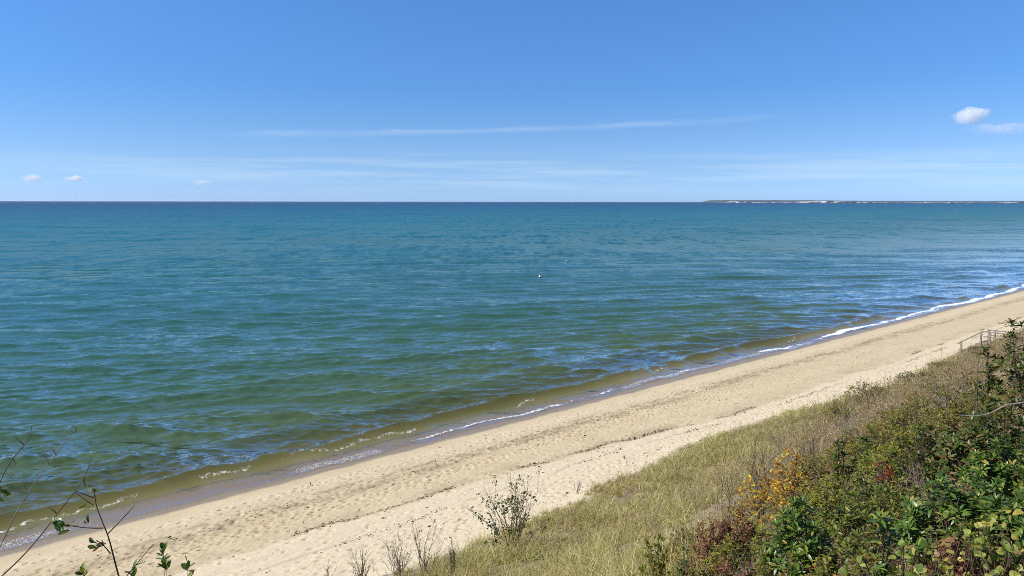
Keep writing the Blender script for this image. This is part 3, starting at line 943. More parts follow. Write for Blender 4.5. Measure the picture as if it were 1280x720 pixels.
def leaves(pos, axis, nrm, L, Wd, curl, kind):
    """array of leaves: base points, pointing directions, upper side normals"""
    T, Fc = TPL[kind]
    N_ = len(pos)
    axis = norm(axis); nrm = norm(nrm - (nrm * axis).sum(1, keepdims=True) * axis); side = np.cross(axis, nrm)
    L = np.broadcast_to(L, N_)[:, None]; Wd = np.broadcast_to(Wd, N_)[:, None]; curl = np.broadcast_to(curl, N_)[:, None]
    x, y, z = T[None, :, 0], T[None, :, 1], T[None, :, 2]
    lx, ly, lz = x * Wd, y * L, z * Wd - curl * L * y * y
    v = pos[:, None] + side[:, None] * lx[..., None] + axis[:, None] * ly[..., None] + nrm[:, None] * lz[..., None]
    f = (Fc[None] + (np.arange(N_) * len(T))[:, None, None]).reshape(-1, Fc.shape[1])
    return v.reshape(-1, 3), f


def tubes(lines, sides=5):
    """lines: list of (points (n,3), radii (n)) -> verts, quads, one run of rings each"""
    V_, F_ = [], []; o = 0
    ca = np.cos(np.arange(sides) * 2 * np.pi / sides); sa = np.sin(np.arange(sides) * 2 * np.pi / sides)
    for p, r in lines:
        p = np.asarray(p, float); r = np.asarray(r, float); n = len(p)
        t = norm(np.gradient(p, axis=0))
        ref = np.where(np.abs(t[:, 2:3]) > .93, np.array([[1., 0, 0]]), np.array([[0, 0, 1.]]))
        u = norm(np.cross(t, ref)); w = np.cross(t, u)
        ring = p[:, None] + r[:, None, None] * (u[:, None] * ca[None, :, None] + w[:, None] * sa[None, :, None])
        V_.append(ring.reshape(-1, 3))
        i = np.arange(n - 1)[:, None] * sides; j = np.arange(sides)[None]; j2 = (j + 1) % sides
        F_.append(np.stack([i + j, i + j2, i + sides + j2, i + sides + j], -1).reshape(-1, 4) + o)
        o += n * sides
    return np.concatenate(V_), np.concatenate(F_)


def bez(a, b, c, n=6):
    t = np.linspace(0, 1, n)[:, None]
    return (1 - t) ** 2 * a + 2 * t * (1 - t) * b + t * t * c


def unit_rand(rr, n):
    return norm(rr.normal(size=(n, 3)))


def frames(ax):
    ref = np.where(np.abs(ax[:, 2:3]) > .9, np.array([[1., 0, 0]]), np.array([[0, 0, 1.]]))
    u = norm(np.cross(ax, ref)); return u, np.cross(ax, u)


SP = {   # leaf length, width, leaves per tip, splay range, curl, template, leaves down the twig
    'evergreen': dict(L=.078, W=.0215, m=13, sp=(25, 88), curl=.18, t='oblong', along=8, mat='evergreen', stem=.007),
    'dark': dict(L=.062, W=.022, m=9, sp=(25, 85), curl=.15, t='oblong', along=6, mat='dark', stem=.006),
    'olive': dict(L=.046, W=.019, m=7, sp=(20, 80), curl=.1, t='tiny', along=10, mat='olive', stem=.004),
    'lime': dict(L=.048, W=.020, m=7, sp=(20, 80), curl=.1, t='tiny', along=10, mat='lime', stem=.004),
    'russet': dict(L=.044, W=.019, m=6, sp=(20, 110), curl=.35, t='tiny', along=9, mat='russet', stem=.004),
    'orange': dict(L=.048, W=.030, m=5, sp=(30, 100), curl=.2, t='round', along=6, mat='orange', stem=.004),
    'redleaf': dict(L=.05, W=.020, m=6, sp=(30, 90), curl=.2, t='oblong', along=5, mat='redleaf', stem=.004),
    'upright': dict(L=.060, W=.017, m=8, sp=(5, 38), curl=.0, t='oblong', along=10, mat='lime', stem=.005),
    'mid': dict(L=.058, W=.018, m=9, sp=(15, 85), curl=.2, t='oblong', along=9, mat='midgreen', stem=.004),
    'shoot': dict(L=.058, W=.027, m=9, sp=(8, 62), curl=.05, t='oblong', along=18, mat='evergreen', stem=.005),
    'rose': dict(L=.040, W=.022, m=6, sp=(30, 90), curl=.1, t='lobed', along=8, mat='lime', stem=.004),
    'far': dict(L=.10, W=.05, m=8, sp=(10, 90), curl=.1, t='tiny', along=8, mat='olive', stem=.012),
}


def shrub(name, label, cat, x, y, height, radius, spec, tips=110, stems=6, seed=0, group=None, bark=None, mat=None, lean=(0, 0), open_=.0, leaf_k=1.0, bare=0.0, base_lift=0.0, zmin=.5):
    rr = np.random.default_rng(seed + 1000)
    q = SP[spec]; z0 = gz(x, y) - .04 + base_lift
    root = thing(name, label, cat, (x, y, z0), 0, group)
    # main stems
    lines = []; st = []
    for i in range(stems):
        a = 2 * math.pi * (i + rr.uniform(-.3, .3)) / stems; rad = radius * rr.uniform(.15, .6)
        b0 = np.array([rr.normal(0, .12 * radius), rr.normal(0, .12 * radius), 0])
        e = np.array([math.cos(a) * rad + lean[0], math.sin(a) * rad + lean[1], height * rr.uniform(.6, .85)])
        c_ = b0 + np.array([math.cos(a) * rad * .25 + lean[0] * .2, math.sin(a) * rad * .25 + lean[1] * .2, height * .45]) + rr.normal(0, .06 * radius, 3)
        pts = bez(b0, c_, e, 8); st.append(pts)
        lines.append((pts, np.linspace(q['stem'] * 1.6, q['stem'] * .7, 8)))
    # tips of twigs, filling a lumpy dome
    u = rr.uniform(0, 1, tips); a = rr.uniform(0, 2 * math.pi, tips)
    rad = radius * np.sqrt(u)
    lump = .72 + .56 * vnoise(np.cos(a) * rad / radius * 2.2 + seed, np.sin(a) * rad / radius * 2.2 + 7, seed)
    zt = height * (1 - .62 * (rad / radius) ** 2) * lump * rr.uniform(zmin if not open_ else .35, 1.0, tips) ** .7
    zt = zt * (height / zt.max())
    T = np.stack([np.cos(a) * rad + lean[0] * zt / height, np.sin(a) * rad + lean[1] * zt / height, zt], 1)
    sp_ = np.stack(st)                                      # stems, 8, 3
    B = []; D = []
    for k in range(tips):
        cand = sp_[:, 1:, :].reshape(-1, 3)
        w = np.linalg.norm(cand - T[k] * np.array([1, 1, .62]), axis=1) + rr.uniform(0, .12 * height, len(cand)) + np.where(cand[:, 2] > T[k][2], .4 * height, 0)
        b0 = cand[int(np.argmin(w))]
        mid = (b0 + T[k]) / 2 + np.array([(T[k][0] - b0[0]) * .25, (T[k][1] - b0[1]) * .25, -.04 * height]) + rr.normal(0, .025 * height, 3)
        pts = bez(b0, mid, T[k], 6); lines.append((pts, np.linspace(q['stem'] * .75, q['stem'] * .22, 6)))
        B.append(pts); D.append(pts[-1] - pts[-2])
    tv, tf = tubes(lines, 4)
    link('branches', mesh_from('branches', tv, tf, mat=bark or BARK, smooth=True), root)
    D = norm(np.array(D) + np.array([0, 0, .35]) * np.linalg.norm(np.array(D), axis=1, keepdims=True))
    keep = rr.uniform(0, 1, tips) >= bare
    P_, A_, N_, S_ = [], [], [], []
    m = q['m']
    for k in np.nonzero(keep)[0]:
        n_ = max(2, int(m * rr.uniform(.7, 1.25))); na = int(q['along'] * rr.uniform(.6, 1.2))
        ax = D[k]; uu, vv = frames(ax[None]); uu, vv = uu[0], vv[0]
        ph = np.arange(n_ + na) * 2.39996 + rr.uniform(0, 6.28)
        el = np.concatenate([np.linspace(q['sp'][0], q['sp'][1], n_), rr.uniform(50, 95, na)]) + rr.normal(0, 9, n_ + na)
        el = np.radians(el)
        rd = np.cos(ph)[:, None] * uu + np.sin(ph)[:, None] * vv
        dirs = np.cos(el)[:, None] * ax + np.sin(el)[:, None] * rd
        nr = np.sin(el)[:, None] * ax - np.cos(el)[:, None] * rd + rr.normal(0, .22, (n_ + na, 3))
        t = np.concatenate([rr.uniform(4.6, 5, n_), rr.uniform(1.6, 4.8, na)])
        i0 = np.minimum(t.astype(int), 4); fr = (t - i0)[:, None]
        P_.append(B[k][i0] * (1 - fr) + B[k][i0 + 1] * fr); A_.append(dirs); N_.append(nr)
        S_.append(np.concatenate([np.linspace(.75, 1.05, n_), rr.uniform(.6, 1.0, na)]) * rr.uniform(.8, 1.15) * leaf_k)
    P_, A_, N_, S_ = map(np.concatenate, (P_, A_, N_, S_))
    lv, lf = leaves(P_, A_, N_, q['L'] * S_, q['W'] * S_ * rr.uniform(.8, 1.2, len(S_)), q['curl'] * rr.uniform(0, 2, len(S_)), q['t'])
    kw = dict(tris=lf) if lf.shape[1] == 3 else dict(quads=lf)
    link('foliage', mesh_from('foliage', lv, mat=mat or LM[q['mat']], smooth=True, **kw), root)
    return root


def spot(px, pyt, Y):
    """ground point below the sight line at depth Y, and how tall a plant must be to reach it"""
    v = ray(px, pyt); k = Y / v.y
    x, y, z = v.x * k, Y, EYE + v.z * k
    return x, y, max(.15, z - gz(x, y))


def put(name, label, cat, px, pyt, Y, radius, spec, **kw):
    x, y, h = spot(px, pyt, Y)
    kw.setdefault('seed', int(px * 7 + pyt))
    return shrub(name, label, cat, x, y, h, radius, spec, **kw)


G_E = 'evergreen shrubs on top of the bluff'
put('evergreen_shrub', 'bushy dark green shrub with narrow glossy leaves in front of the orange leaved bush', 'shrub', 1000, 622, 5.3, .27, 'evergreen', tips=80, group=G_E)
put('evergreen_shrub', 'broad mid green glossy shrub just beyond the round yellow green vine leaves', 'shrub', 1195, 583, 5.0, .36, 'evergreen', tips=125, group=G_E)
put('evergreen_shrub', 'tallest dark shrub, its top twigs reaching across the wooden stairs at the right edge', 'shrub', 1306, 398, 7.6, .46, 'dark', tips=120, group=G_E, leaf_k=1.35, open_=.3, lean=(-.10, .05), seed=5)
put('evergreen_shrub', 'dark shrub whose lowest twig tip ends just under the stair landing', 'shrub', 1232, 426, 7.9, .16, 'dark', tips=16, stems=3, group=G_E, leaf_k=1.35, zmin=.6, seed=8)
put('evergreen_shrub', 'dense dark green shrub with a long pale bare branch lying across it', 'shrub', 1236, 496, 6.9, .50, 'evergreen', tips=170, group=G_E, mat=LM['dark'])
put('evergreen_shrub', 'slim dark shrub with upright leafy shoots behind the olive small leaved bushes', 'shrub', 1090, 538, 8.6, .24, 'dark', tips=45, group=G_E, leaf_k=1.2)
put('evergreen_shrub', 'green shrub with long arching leaves at the right edge above the vine', 'shrub', 1276, 596, 4.6, .26, 'evergreen', tips=70, group=G_E, leaf_k=1.1)
put('evergreen_shrub', 'narrow dark spiky shrub standing right of the orange leaved bush', 'shrub', 1050, 548, 8.8, .15, 'dark', tips=26, group=G_E, leaf_k=1.2)
put('evergreen_shrub', 'low dark shrub in the hollow left of the shrub with the pale bare branch', 'shrub', 1163, 528, 7.3, .36, 'dark', tips=95, group=G_E)
put('evergreen_shrub', 'small evergreen sprig with a few long leaves between the two bushy glossy shrubs', 'shrub', 1112, 640, 4.7, .09, 'evergreen', tips=9, stems=2, group=G_E, leaf_k=1.15)
put('evergreen_shrub', 'dark rounded evergreen standing in the middle of the thicket beside red leaves', 'shrub', 1075, 588, 6.9, .28, 'dark', tips=70, group=G_E)
put('evergreen_shrub', 'half hidden green shrub under the tallest shrub at the right edge', 'shrub', 1262, 545, 5.9, .33, 'evergreen', tips=95, group=G_E)

G_O = 'small leaved olive bushes in the thicket'
put('leafy_bush', 'yellow green fine leaved bush with grey twigs beside the red leaves', 'bush', 1112, 546, 8.0, .38, 'lime', tips=150, group=G_O, bark=BARK_GREY)
put('leafy_bush', 'olive fine leaved bush directly behind the bushy dark green shrub', 'bush', 1052, 604, 6.1, .30, 'mid', tips=95, group=G_O)
put('leafy_bush', 'mottled green and brown bush left of the broad mid green shrub', 'bush', 1128, 600, 5.9, .26, 'mid', tips=70, bark=BARK_RED, group=G_O)
put('leafy_bush', 'brownish olive bush on the slope beneath the wooden stairs', 'bush', 1196, 452, 10.6, .66, 'olive', tips=260, group=G_O, mat=LM['brush'], bark=BARK_GREY)
put('leafy_bush', 'bush of dull green and tan leaves above the shrub with the pale branch', 'bush', 1150, 488, 9.4, .50, 'olive', tips=200, group=G_O, mat=LM['brush'])
put('leafy_bush', 'low olive bush at the bottom edge left of the red berries', 'bush', 968, 676, 4.6, .22, 'olive', tips=110, group=G_O)
put('leafy_bush', 'tangled olive bush at the bottom edge right of the red berries', 'bush', 1092, 684, 4.2, .18, 'olive', tips=90, group=G_O, bark=BARK_GREY)
put('leafy_bush', 'lime green bush between the red brown bush and the grey twigs', 'bush', 948, 650, 5.8, .18, 'lime', tips=80, group=G_O)

put('leafy_bush', 'lime and brown bush right of the bright yellow and orange one', 'bush', 1040, 588, 6.9, .30, 'lime', tips=150, group=G_O)
put('leafy_bush', 'olive bush in the centre of the thicket under the crimson leaves', 'bush', 1098, 604, 6.3, .32, 'mid', tips=100, group=G_O)
put('leafy_bush', 'dull green bush behind the slim dark upright shoots', 'bush', 1100, 520, 10.5, .50, 'olive', tips=190, group=G_O)
put('leafy_bush', 'olive bush squeezed between the two bushy glossy evergreens', 'bush', 1085, 640, 5.0, .22, 'mid', tips=60, group=G_O)

for lb, px, py, Y, rad, sp_, mt in (
        ('brown green bush left of the tallest shrub, topmost of the near thicket', 1215, 470, 9.6, .42, 'olive', 'olive'),
        ('wide rusty and olive bush at the upper edge of the near thicket', 1172, 478, 11.5, .60, 'olive', 'brush'),
        ('small rusty bush under the wide rusty and olive one', 1180, 505, 8.6, .32, 'russet', 'brush'),
        ('olive bush above the slim dark upright shoots, at the edge of the grey weeds', 1125, 505, 12.0, .55, 'olive', 'olive'),
        ('lime leaved bush just left of the low dark shrub in the hollow', 1132, 528, 8.2, .30, 'lime', 'lime'),
        ('tan and olive bush between the narrow dark spiky shrub and the grey weeds', 1066, 532, 11.0, .45, 'olive', 'brush'),
        ('green bush at the upper edge of the orange bushes', 1012, 560, 10.5, .35, 'olive', 'brush'),
        ('olive bush below the red brown bushes near the bottom edge', 905, 668, 5.8, .22, 'olive', 'lime'),
        ('rusty bush at the bottom edge left of the bushy dark green shrub', 940, 690, 4.9, .20, 'russet', 'russet'),
        ('green bush at the bottom edge under the yellow green upright shrub', 872, 700, 5.2, .16, 'olive', 'brush')):
    put('leafy_bush', lb, 'bush', px, py, Y, rad, sp_, tips=int(260 * rad + 90), group=G_O, mat=LM[mt], leaf_k=1.0 + .04 * max(0, Y - 6))

G_F = 'rounded bushes far along the foot of the bluff'
put('rounded_bush', 'dark green bush at the sand edge left of the stairs, darkest along the slope foot', 'bush', 1145, 462, 50, 1.35, 'far', tips=150, group=G_F, mat=LM['dark'], leaf_k=1.2, stems=9)
put('rounded_bush', 'olive bush among grey weeds left of the darkest sand edge bush', 'bush', 1088, 476, 44, 1.5, 'far', tips=150, group=G_F, stems=9)
put('rounded_bush', 'brown green bush between the stairs and the darkest sand edge bush', 'bush', 1188, 452, 55, 1.6, 'far', tips=160, group=G_F, mat=LM['brush'], stems=9)
put('rounded_bush', 'tan and green bush low on the slope under the tallest shrub twigs', 'bush', 1235, 434, 60, 1.8, 'far', tips=170, group=G_F, mat=LM['brush'], stems=9)
put('rounded_bush', 'yellowish bush at the grass edge nearest the camera of those along the slope foot', 'bush', 1052, 494, 39, 1.1, 'far', tips=110, group=G_F, mat=LM['lime'], stems=8)

G_A = 'bushes in autumn colours'
put('autumn_bush', 'bush with bright yellow and orange leaves standing above the grass', 'bush', 990, 556, 9.2, .30, 'orange', tips=95, group=G_A, bark=BARK_GREY)
put('autumn_bush', 'orange brown bush left of the bright yellow one at the grass edge', 'bush', 952, 580, 8.4, .32, 'orange', tips=75, group=G_A, bark=BARK, bare=.2)
put('autumn_bush', 'fading tan and yellow bush right of the bright orange one', 'bush', 1022, 582, 7.6, .24, 'orange', tips=60, group=G_A, mat=LM['brush'])
put('autumn_bush', 'low red brown bush with withered leaves along the grass edge', 'bush', 930, 628, 6.9, .30, 'russet', tips=150, group=G_A, bark=BARK_RED)
put('autumn_bush', 'second low red brown bush, farther left on the grass slope', 'bush', 893, 640, 6.6, .20, 'russet', tips=90, group=G_A, bark=BARK_RED)
put('autumn_bush', 'rusty low bush at the bottom edge between the dark shade shrub and the glossy evergreen', 'bush', 908, 690, 5.2, .24, 'russet', tips=110, group=G_A, bark=BARK_GREY)
put('autumn_bush', 'brown withered bush behind the small yellow green upright shrub', 'bush', 858, 648, 9.0, .34, 'russet', tips=120, group=G_A, mat=LM['brush'], bark=BARK_RED)
put('autumn_bush', 'small sprig of crimson leaves in the middle of the thicket', 'bush', 1112, 568, 7.3, .10, 'redleaf', tips=14, stems=3, group=G_A, bark=BARK_RED)
put('autumn_bush', 'clump of curled rust red leaves behind the vine', 'bush', 1196, 652, 4.5, .16, 'russet', tips=80, group=G_A, bark=BARK_RED)
put('autumn_bush', 'clump of withered brown leaves below the pale bare branch', 'bush', 1236, 563, 6.0, .17, 'russet', tips=70, group=G_A, bark=BARK_GREY)
put('upright_shrub', 'small yellow green shrub with upright leaves standing alone in the grass', 'shrub', 822, 664, 6.6, .15, 'upright', tips=34, stems=7)
put('upright_shrub', 'dark shrub added as the shaded lower part of the yellow green upright one', 'shrub', 858, 682, 6.2, .13, 'dark', tips=22, stems=5, leaf_k=.7)  # dark leaves stand for shade low in the upright shrub

t = put('rose_bush', 'thorny rose bush with red berries at the bottom of the thicket', 'shrub', 1036, 662, 4.5, .20, 'rose', tips=60, bark=BARK_RED)


def berries(root, n, height, radius, seed):
    rr = np.random.default_rng(seed)
    for k in range(n):
        mb = MB(); mb.lathe([(.0009, 0), (.0038, .0012), (.0056, .0045), (.0052, .008), (.003, .0105), (.0015, .0115)], 8)
        a = rr.uniform(math.pi, 2 * math.pi); r = radius * rr.uniform(.5, 1)
        o = mb.build('berry', BERRY, root, smooth=True); o.location = (math.cos(a) * r, math.sin(a) * r, height * rr.uniform(.45, .8))


berries(t, 34, spot(1036, 662, 4.5)[2], .19, 4)


def pale_branch():
    # the long bare branch is a part of the dense dark shrub it grows from
    root = [o for o in bpy.data.objects if o.get('label', '').startswith('dense dark green shrub')][0]
    o3 = np.array(root.location)
    def Q(px, py, Y):
        v = ray(px, py); k = Y / v.y; return np.array([v.x * k, v.y * k, EYE + v.z * k]) - o3
    m = [Q(1302, 500, 6.3), Q(1275, 504, 6.25), Q(1258, 506, 6.25), Q(1237, 517, 6.25), Q(1222, 520, 6.3), Q(1200, 519, 6.35)]
    b = [Q(1238, 517, 6.25), Q(1234, 528, 6.3), Q(1229, 538, 6.35)]
    v, f = tubes([(np.array(m), np.linspace(.008, .003, 6)), (np.array(b), np.linspace(.004, .002, 3))], 6)
    o = link('bare_branch', mesh_from('bare_branch', v, f, mat=BARK_GREY, smooth=True), root)
    o['label'] = 'pale grey bare branch'


pale_branch()


# ---- the vine with round leaves at the bottom right
def build_vine():
    rr = np.random.default_rng(77)
    x0, y0, h0 = spot(1195, 670, 4.0)
    root = thing('creeping_vine', 'creeping vine with round yellow green leaves at the bottom right corner', 'vine', (x0, y0, gz(x0, y0)))
    lines = []; P_, A_, N_ = [], [], []
    for k in range(50):
        p = np.array([rr.uniform(-.42, .42), rr.uniform(-.25, .2), 0.0]); a = rr.uniform(0, 6.28); pts = []
        hh = h0 * rr.uniform(.85, 1.08)
        for i in range(9):
            gx, gy = x0 + p[0], y0 + p[1]
            zz = gz(gx, gy) - gz(x0, y0) + hh * (.55 + .45 * math.sin(i * .9 + k)) * min(1, .3 + i * .25)
            pts.append((p[0], p[1], zz)); a += rr.normal(0, .6)
            p = p + np.array([math.cos(a), math.sin(a), 0]) * .055
        pts = np.array(pts); lines.append((pts, np.linspace(.004, .0018, 9)))
        for i in range(1, 9):
            for _ in range(1 + (rr.uniform() < .5)):
                st_ = pts[i] + np.array([rr.normal(0, .02), rr.normal(0, .02), rr.uniform(.015, .05)])
                lines.append((np.array([pts[i], (pts[i] + st_) / 2 + [0, 0, .006], st_]), np.array([.0016, .0014, .0012])))
                d_ = unit_rand(rr, 1)[0] * np.array([1, 1, .35]); P_.append(st_); A_.append(d_)
                N_.append(np.array([-.35 + rr.normal(0, .7), -.25 + rr.normal(0, .7), .7]))
    v, f = tubes(lines, 4)
    link('stems', mesh_from('stems', v, f, mat=BARK_RED, smooth=True), root)
    P_, A_, N_ = map(np.array, (P_, A_, N_)); n = len(P_); sc = rr.uniform(.030, .055, n)
    v, f = leaves(P_, A_, N_, sc, sc * .92, rr.uniform(-.15, .6, n), 'round')
    link('foliage', mesh_from('foliage', v, f, mat=LM['vine'], smooth=True), root)


build_vine()


# ---- twiggy, nearly bare shrubs and saplings
def twig_shrub(name, label, cat, x, y, height, spread, stems, seed, group=None, bark=None, leaf=None, leaf_n=0, leaf_k=1.0, r0=.012, lean=0.0, sub=5, low=.25):
    rr = np.random.default_rng(seed); z0 = gz(x, y) - .05
    root = thing(name, label, cat, (x, y, z0), 0, group); lines = []; ends = []
    for i in range(stems):
        a = rr.uniform(0, 6.28); rd = spread * rr.uniform(.1, 1); hh = height * rr.uniform(.55, 1.0) * (1 - .25 * rd / spread)
        b0 = np.array([rr.normal(0, .07), rr.normal(0, .07), 0])
        e = np.array([math.cos(a) * rd + lean, math.sin(a) * rd, hh])
        c_ = b0 * .5 + np.array([math.cos(a) * rd * .35, math.sin(a) * rd * .35, hh * .5]) + rr.normal(0, .08, 3)
        pts = bez(b0, c_, e, 12) + np.cumsum(rr.normal(0, .010 * height, (12, 3)), 0) * np.array([1, 1, .3])
        rs = np.linspace(r0, r0 * .28, 12) * rr.uniform(.7, 1.1); lines.append((pts, rs))
        for k in range(sub):
            j = rr.integers(3, 10); L = hh * rr.uniform(.12, .38)
            d_ = norm((pts[j + 1] - pts[j - 1]) / np.linalg.norm(pts[j + 1] - pts[j - 1]) * .9 + unit_rand(rr, 1)[0] * .65 + np.array([0, 0, .15]))
            q1 = pts[j] + d_ * L * .5; q2 = pts[j] + d_ * L + np.array([0, 0, L * .25])
            b_ = bez(pts[j], q1, q2, 6); lines.append((b_, np.linspace(rs[j] * .6, r0 * .18, 6))); ends.append(b_)
            if rr.uniform() < .7:
                d2 = norm(d_ + unit_rand(rr, 1)[0] * .8); b2 = bez(b_[3], b_[3] + d2 * L * .25, b_[3] + d2 * L * .5 + np.array([0, 0, L * .1]), 4)
                lines.append((b2, np.linspace(r0 * .28, r0 * .15, 4))); ends.append(b2)
        ends.append(pts[6:])
    v, f = tubes(lines, 4)
    link('branches', mesh_from('branches', v, f, mat=bark or BARK, smooth=True), root)
    if leaf_n:
        P_, A_, N_ = [], [], []
        hs = np.array([e[-1][2] for e in ends]); pr = np.clip(1.25 - hs / height, .1, 1); pr = pr / pr.sum()
        for _ in range(leaf_n):
            e = ends[rr.choice(len(ends), p=pr)]; p = e[rr.integers(len(e) // 2, len(e))]
            for _ in range(rr.integers(4, 9)):
                P_.append(p + rr.normal(0, .03 * leaf_k, 3)); A_.append(unit_rand(rr, 1)[0] + np.array([0, 0, -.1])); N_.append(np.array([0, 0, 1.]) + rr.normal(0, .5, 3))
        P_, A_, N_ = map(np.array, (P_, A_, N_)); n = len(P_)
        v, f = leaves(P_, A_, N_, .055 * leaf_k * rr.uniform(.7, 1.2, n), .028 * leaf_k, rr.uniform(-.1, .4, n), 'oblong')
        link('foliage', mesh_from('foliage', v, f, mat=leaf or LM['dark'], smooth=True), root)
    return root


x, y = hit(643, 688, .1)
twig_shrub('sparse_shrub', 'nearly bare shrub with dark leaf tufts standing out against the beach', 'shrub', x, y, 3.1, 1.95, 20, 3, bark=BARK, leaf_n=125, leaf_k=1.8, r0=.016, sub=5)
G_T = 'bare twig clumps at the foot of the bluff'
for px, py, hgt, spr, n, sd_, lb in (
        (497, 724, 1.8, .8, 16, 31, 'clump of bare thin twigs in the middle of those along the bottom edge'),
        (531, 722, 2.6, .8, 10, 32, 'tallest bare twig clump, one long stem leaning right over the sand'),
        (452, 726, 1.6, .8, 13, 33, 'low scatter of bare twigs left of the tallest twig clump'),
        (412, 724, 1.15, .28, 3, 34, 'single crooked bare twig farthest left along the bottom edge over the sand'),
        (566, 718, 1.3, .6, 10, 35, 'fine bare twigs at the left tip of the beach grass')):
    x, y = hit(px, py, .05)
    twig_shrub('bare_twigs', lb, 'twigs', x, y, hgt, spr, n, sd_, G_T, bark=BARK, r0=.014, sub=4, leaf_n=3 if n > 5 else 1, leaf_k=1.0, lean=.25 if sd_ == 32 else 0)
G_D = 'dead bushes and stalks standing in the beach grass'
for px, py, hgt, spr, n, sd_, bk, lb in (
        (818, 668, .75, .45, 9, 41, BARK_GREY, 'small grey dead bush alone in the middle of the grass'),
        (772, 722, 1.35, .10, 2, 42, BARK, 'single dark dead stalk at the bottom of the grass'),
        (722, 616, .9, .4, 6, 46, BARK_GREY, 'thin dead stalks at the sand edge of the grass')):
    x, y = hit(px, py, .05)
    twig_shrub('dead_stalks', lb, 'dead stalks', x, y, hgt, spr, n, sd_, G_D, bark=bk, r0=.015, sub=6)
for px, pyt, Y, spr, n, sd_, bk, lb in (
        (914, 537, 16.5, .10, 3, 43, BARK, 'tall dark dead stalk rising against the sand, leftmost above the orange bush'),
        (951, 519, 17.5, .30, 6, 44, BARK, 'tallest dead stalks against the sand above the orange bush'),
        (978, 536, 16.0, .40, 8, 47, BARK_GREY, 'grey dead stalks standing just behind the orange bush'),
        (1014, 520, 19.0, .35, 6, 45, BARK, 'dead stalks right of the tallest ones on the weedy slope'),
        (1062, 500, 20.0, .40, 7, 48, BARK_GREY, 'dead stalks among the weeds farthest right towards the stairs')):
    x, y, h_ = spot(px, pyt, Y)
    twig_shrub('dead_stalks', lb, 'dead stalks', x, y, h_, spr, n, sd_, G_D, bark=bk, r0=.012, sub=9)
G_G = 'tangles of bare grey twigs in the thicket'
for px, pyt, Y, spr, n, sd_, bk, lb in (
        (935, 668, 5.6, .22, 16, 51, BARK_GREY, 'tangle of grey upright twigs between the red brown bush and the bottom edge'),
        (1148, 566, 7.0, .24, 16, 52, BARK_GREY, 'tangle of grey twigs under the yellow green fine leaved bush'),
        (1070, 655, 4.7, .26, 18, 53, BARK_RED, 'dark tangle of bent twigs behind the red berries'),
        (1135, 655, 4.5, .2, 14, 54, BARK_RED, 'tangle of brown twigs left of the rust red leaves')):
    x, y, h_ = spot(px, pyt, Y)
    twig_shrub('twig_tangle', lb, 'twigs', x, y, h_, spr, n, sd_, G_G, bark=bk, r0=.005, sub=6)


def stem_from_pixels(pts, Y0, Y1, r):
    out = []
    for i, (px, py) in enumerate(pts):
        Y = Y0 + (Y1 - Y0) * i / (len(pts) - 1); v = ray(px, py); k = Y / v.y
        out.append((v.x * k, v.y * k, EYE + v.z * k))
    a = np.array(out); n = 18
    t = np.linspace(0, len(a) - 1, n); i0 = np.minimum(t.astype(int), len(a) - 2); f = (t - i0)[:, None]
    f2 = f
    c = a[i0] * (1 - f2) + a[i0 + 1] * f2
    c[1:-1] = c[1:-1] * .5 + (c[2:] + c[:-2]) * .25
    # carry the stem on down to the ground
    d0 = c[0] - c[2]; d0 = d0 / np.linalg.norm(d0); p = c[0]; low = []
    for _ in range(60):
        d0 = d0 * .93 + np.array([0, 0, -.07]); p = p + d0 / np.linalg.norm(d0) * .08; low.append(p)
        if p[2] < gz(p[0], p[1]) - .03: break
    c = np.concatenate([np.array(low)[::-1], c])
    return c, np.linspace(r * 1.5, r * .45, len(c))


def sapling(name, label, cat, stems, tufts, group=None, bark=None, seed=1, leaf=None, thorns=None):
    rr = np.random.default_rng(seed)
    base = stems[0][0][0]
    root = thing(name, label, cat, tuple(base), 0, group); lines = [(c - base, r) for c, r in stems]
    for (a, b, Ya, Yb) in thorns or []:
        c = []
        for (px, py), Y in ((a, Ya), (b, Yb)):
            v = ray(px, py); k = Y / v.y; c.append(np.array([v.x * k, v.y * k, EYE + v.z * k]) - base)
        m = (c[0] + c[1]) / 2 + rr.normal(0, .008, 3)
        lines.append((bez(c[0], m, c[1], 5), np.linspace(.0032, .0016, 5)))
    v, f = tubes(lines, 6)
    link('stems', mesh_from('stems', v, f, mat=bark or BARK, smooth=True), root)
    P_, A_, N_, L_ = [], [], [], []
    for (px, py, Y, n, dx, dy) in tufts:
        v = ray(px, py); k = Y / v.y; p = np.array([v.x * k, v.y * k, EYE + v.z * k]) - base
        for _ in range(n):
            P_.append(p + rr.normal(0, .010, 3)); A_.append(np.array([dx, rr.normal(0, .5), dy]) + rr.normal(0, .45, 3)); N_.append(rr.normal(0, .6, 3) + np.array([-.4, -.6, .5])); L_.append(rr.uniform(.035, .06))
    if P_:
        P_, A_, N_, L_ = map(np.array, (P_, A_, N_, L_))
        v, f = leaves(P_, A_, N_, L_, L_ * .42, rr.uniform(0, .3, len(L_)), 'oblong')
        link('foliage', mesh_from('foliage', v, f, mat=leaf or LM['dark'], smooth=True), root)


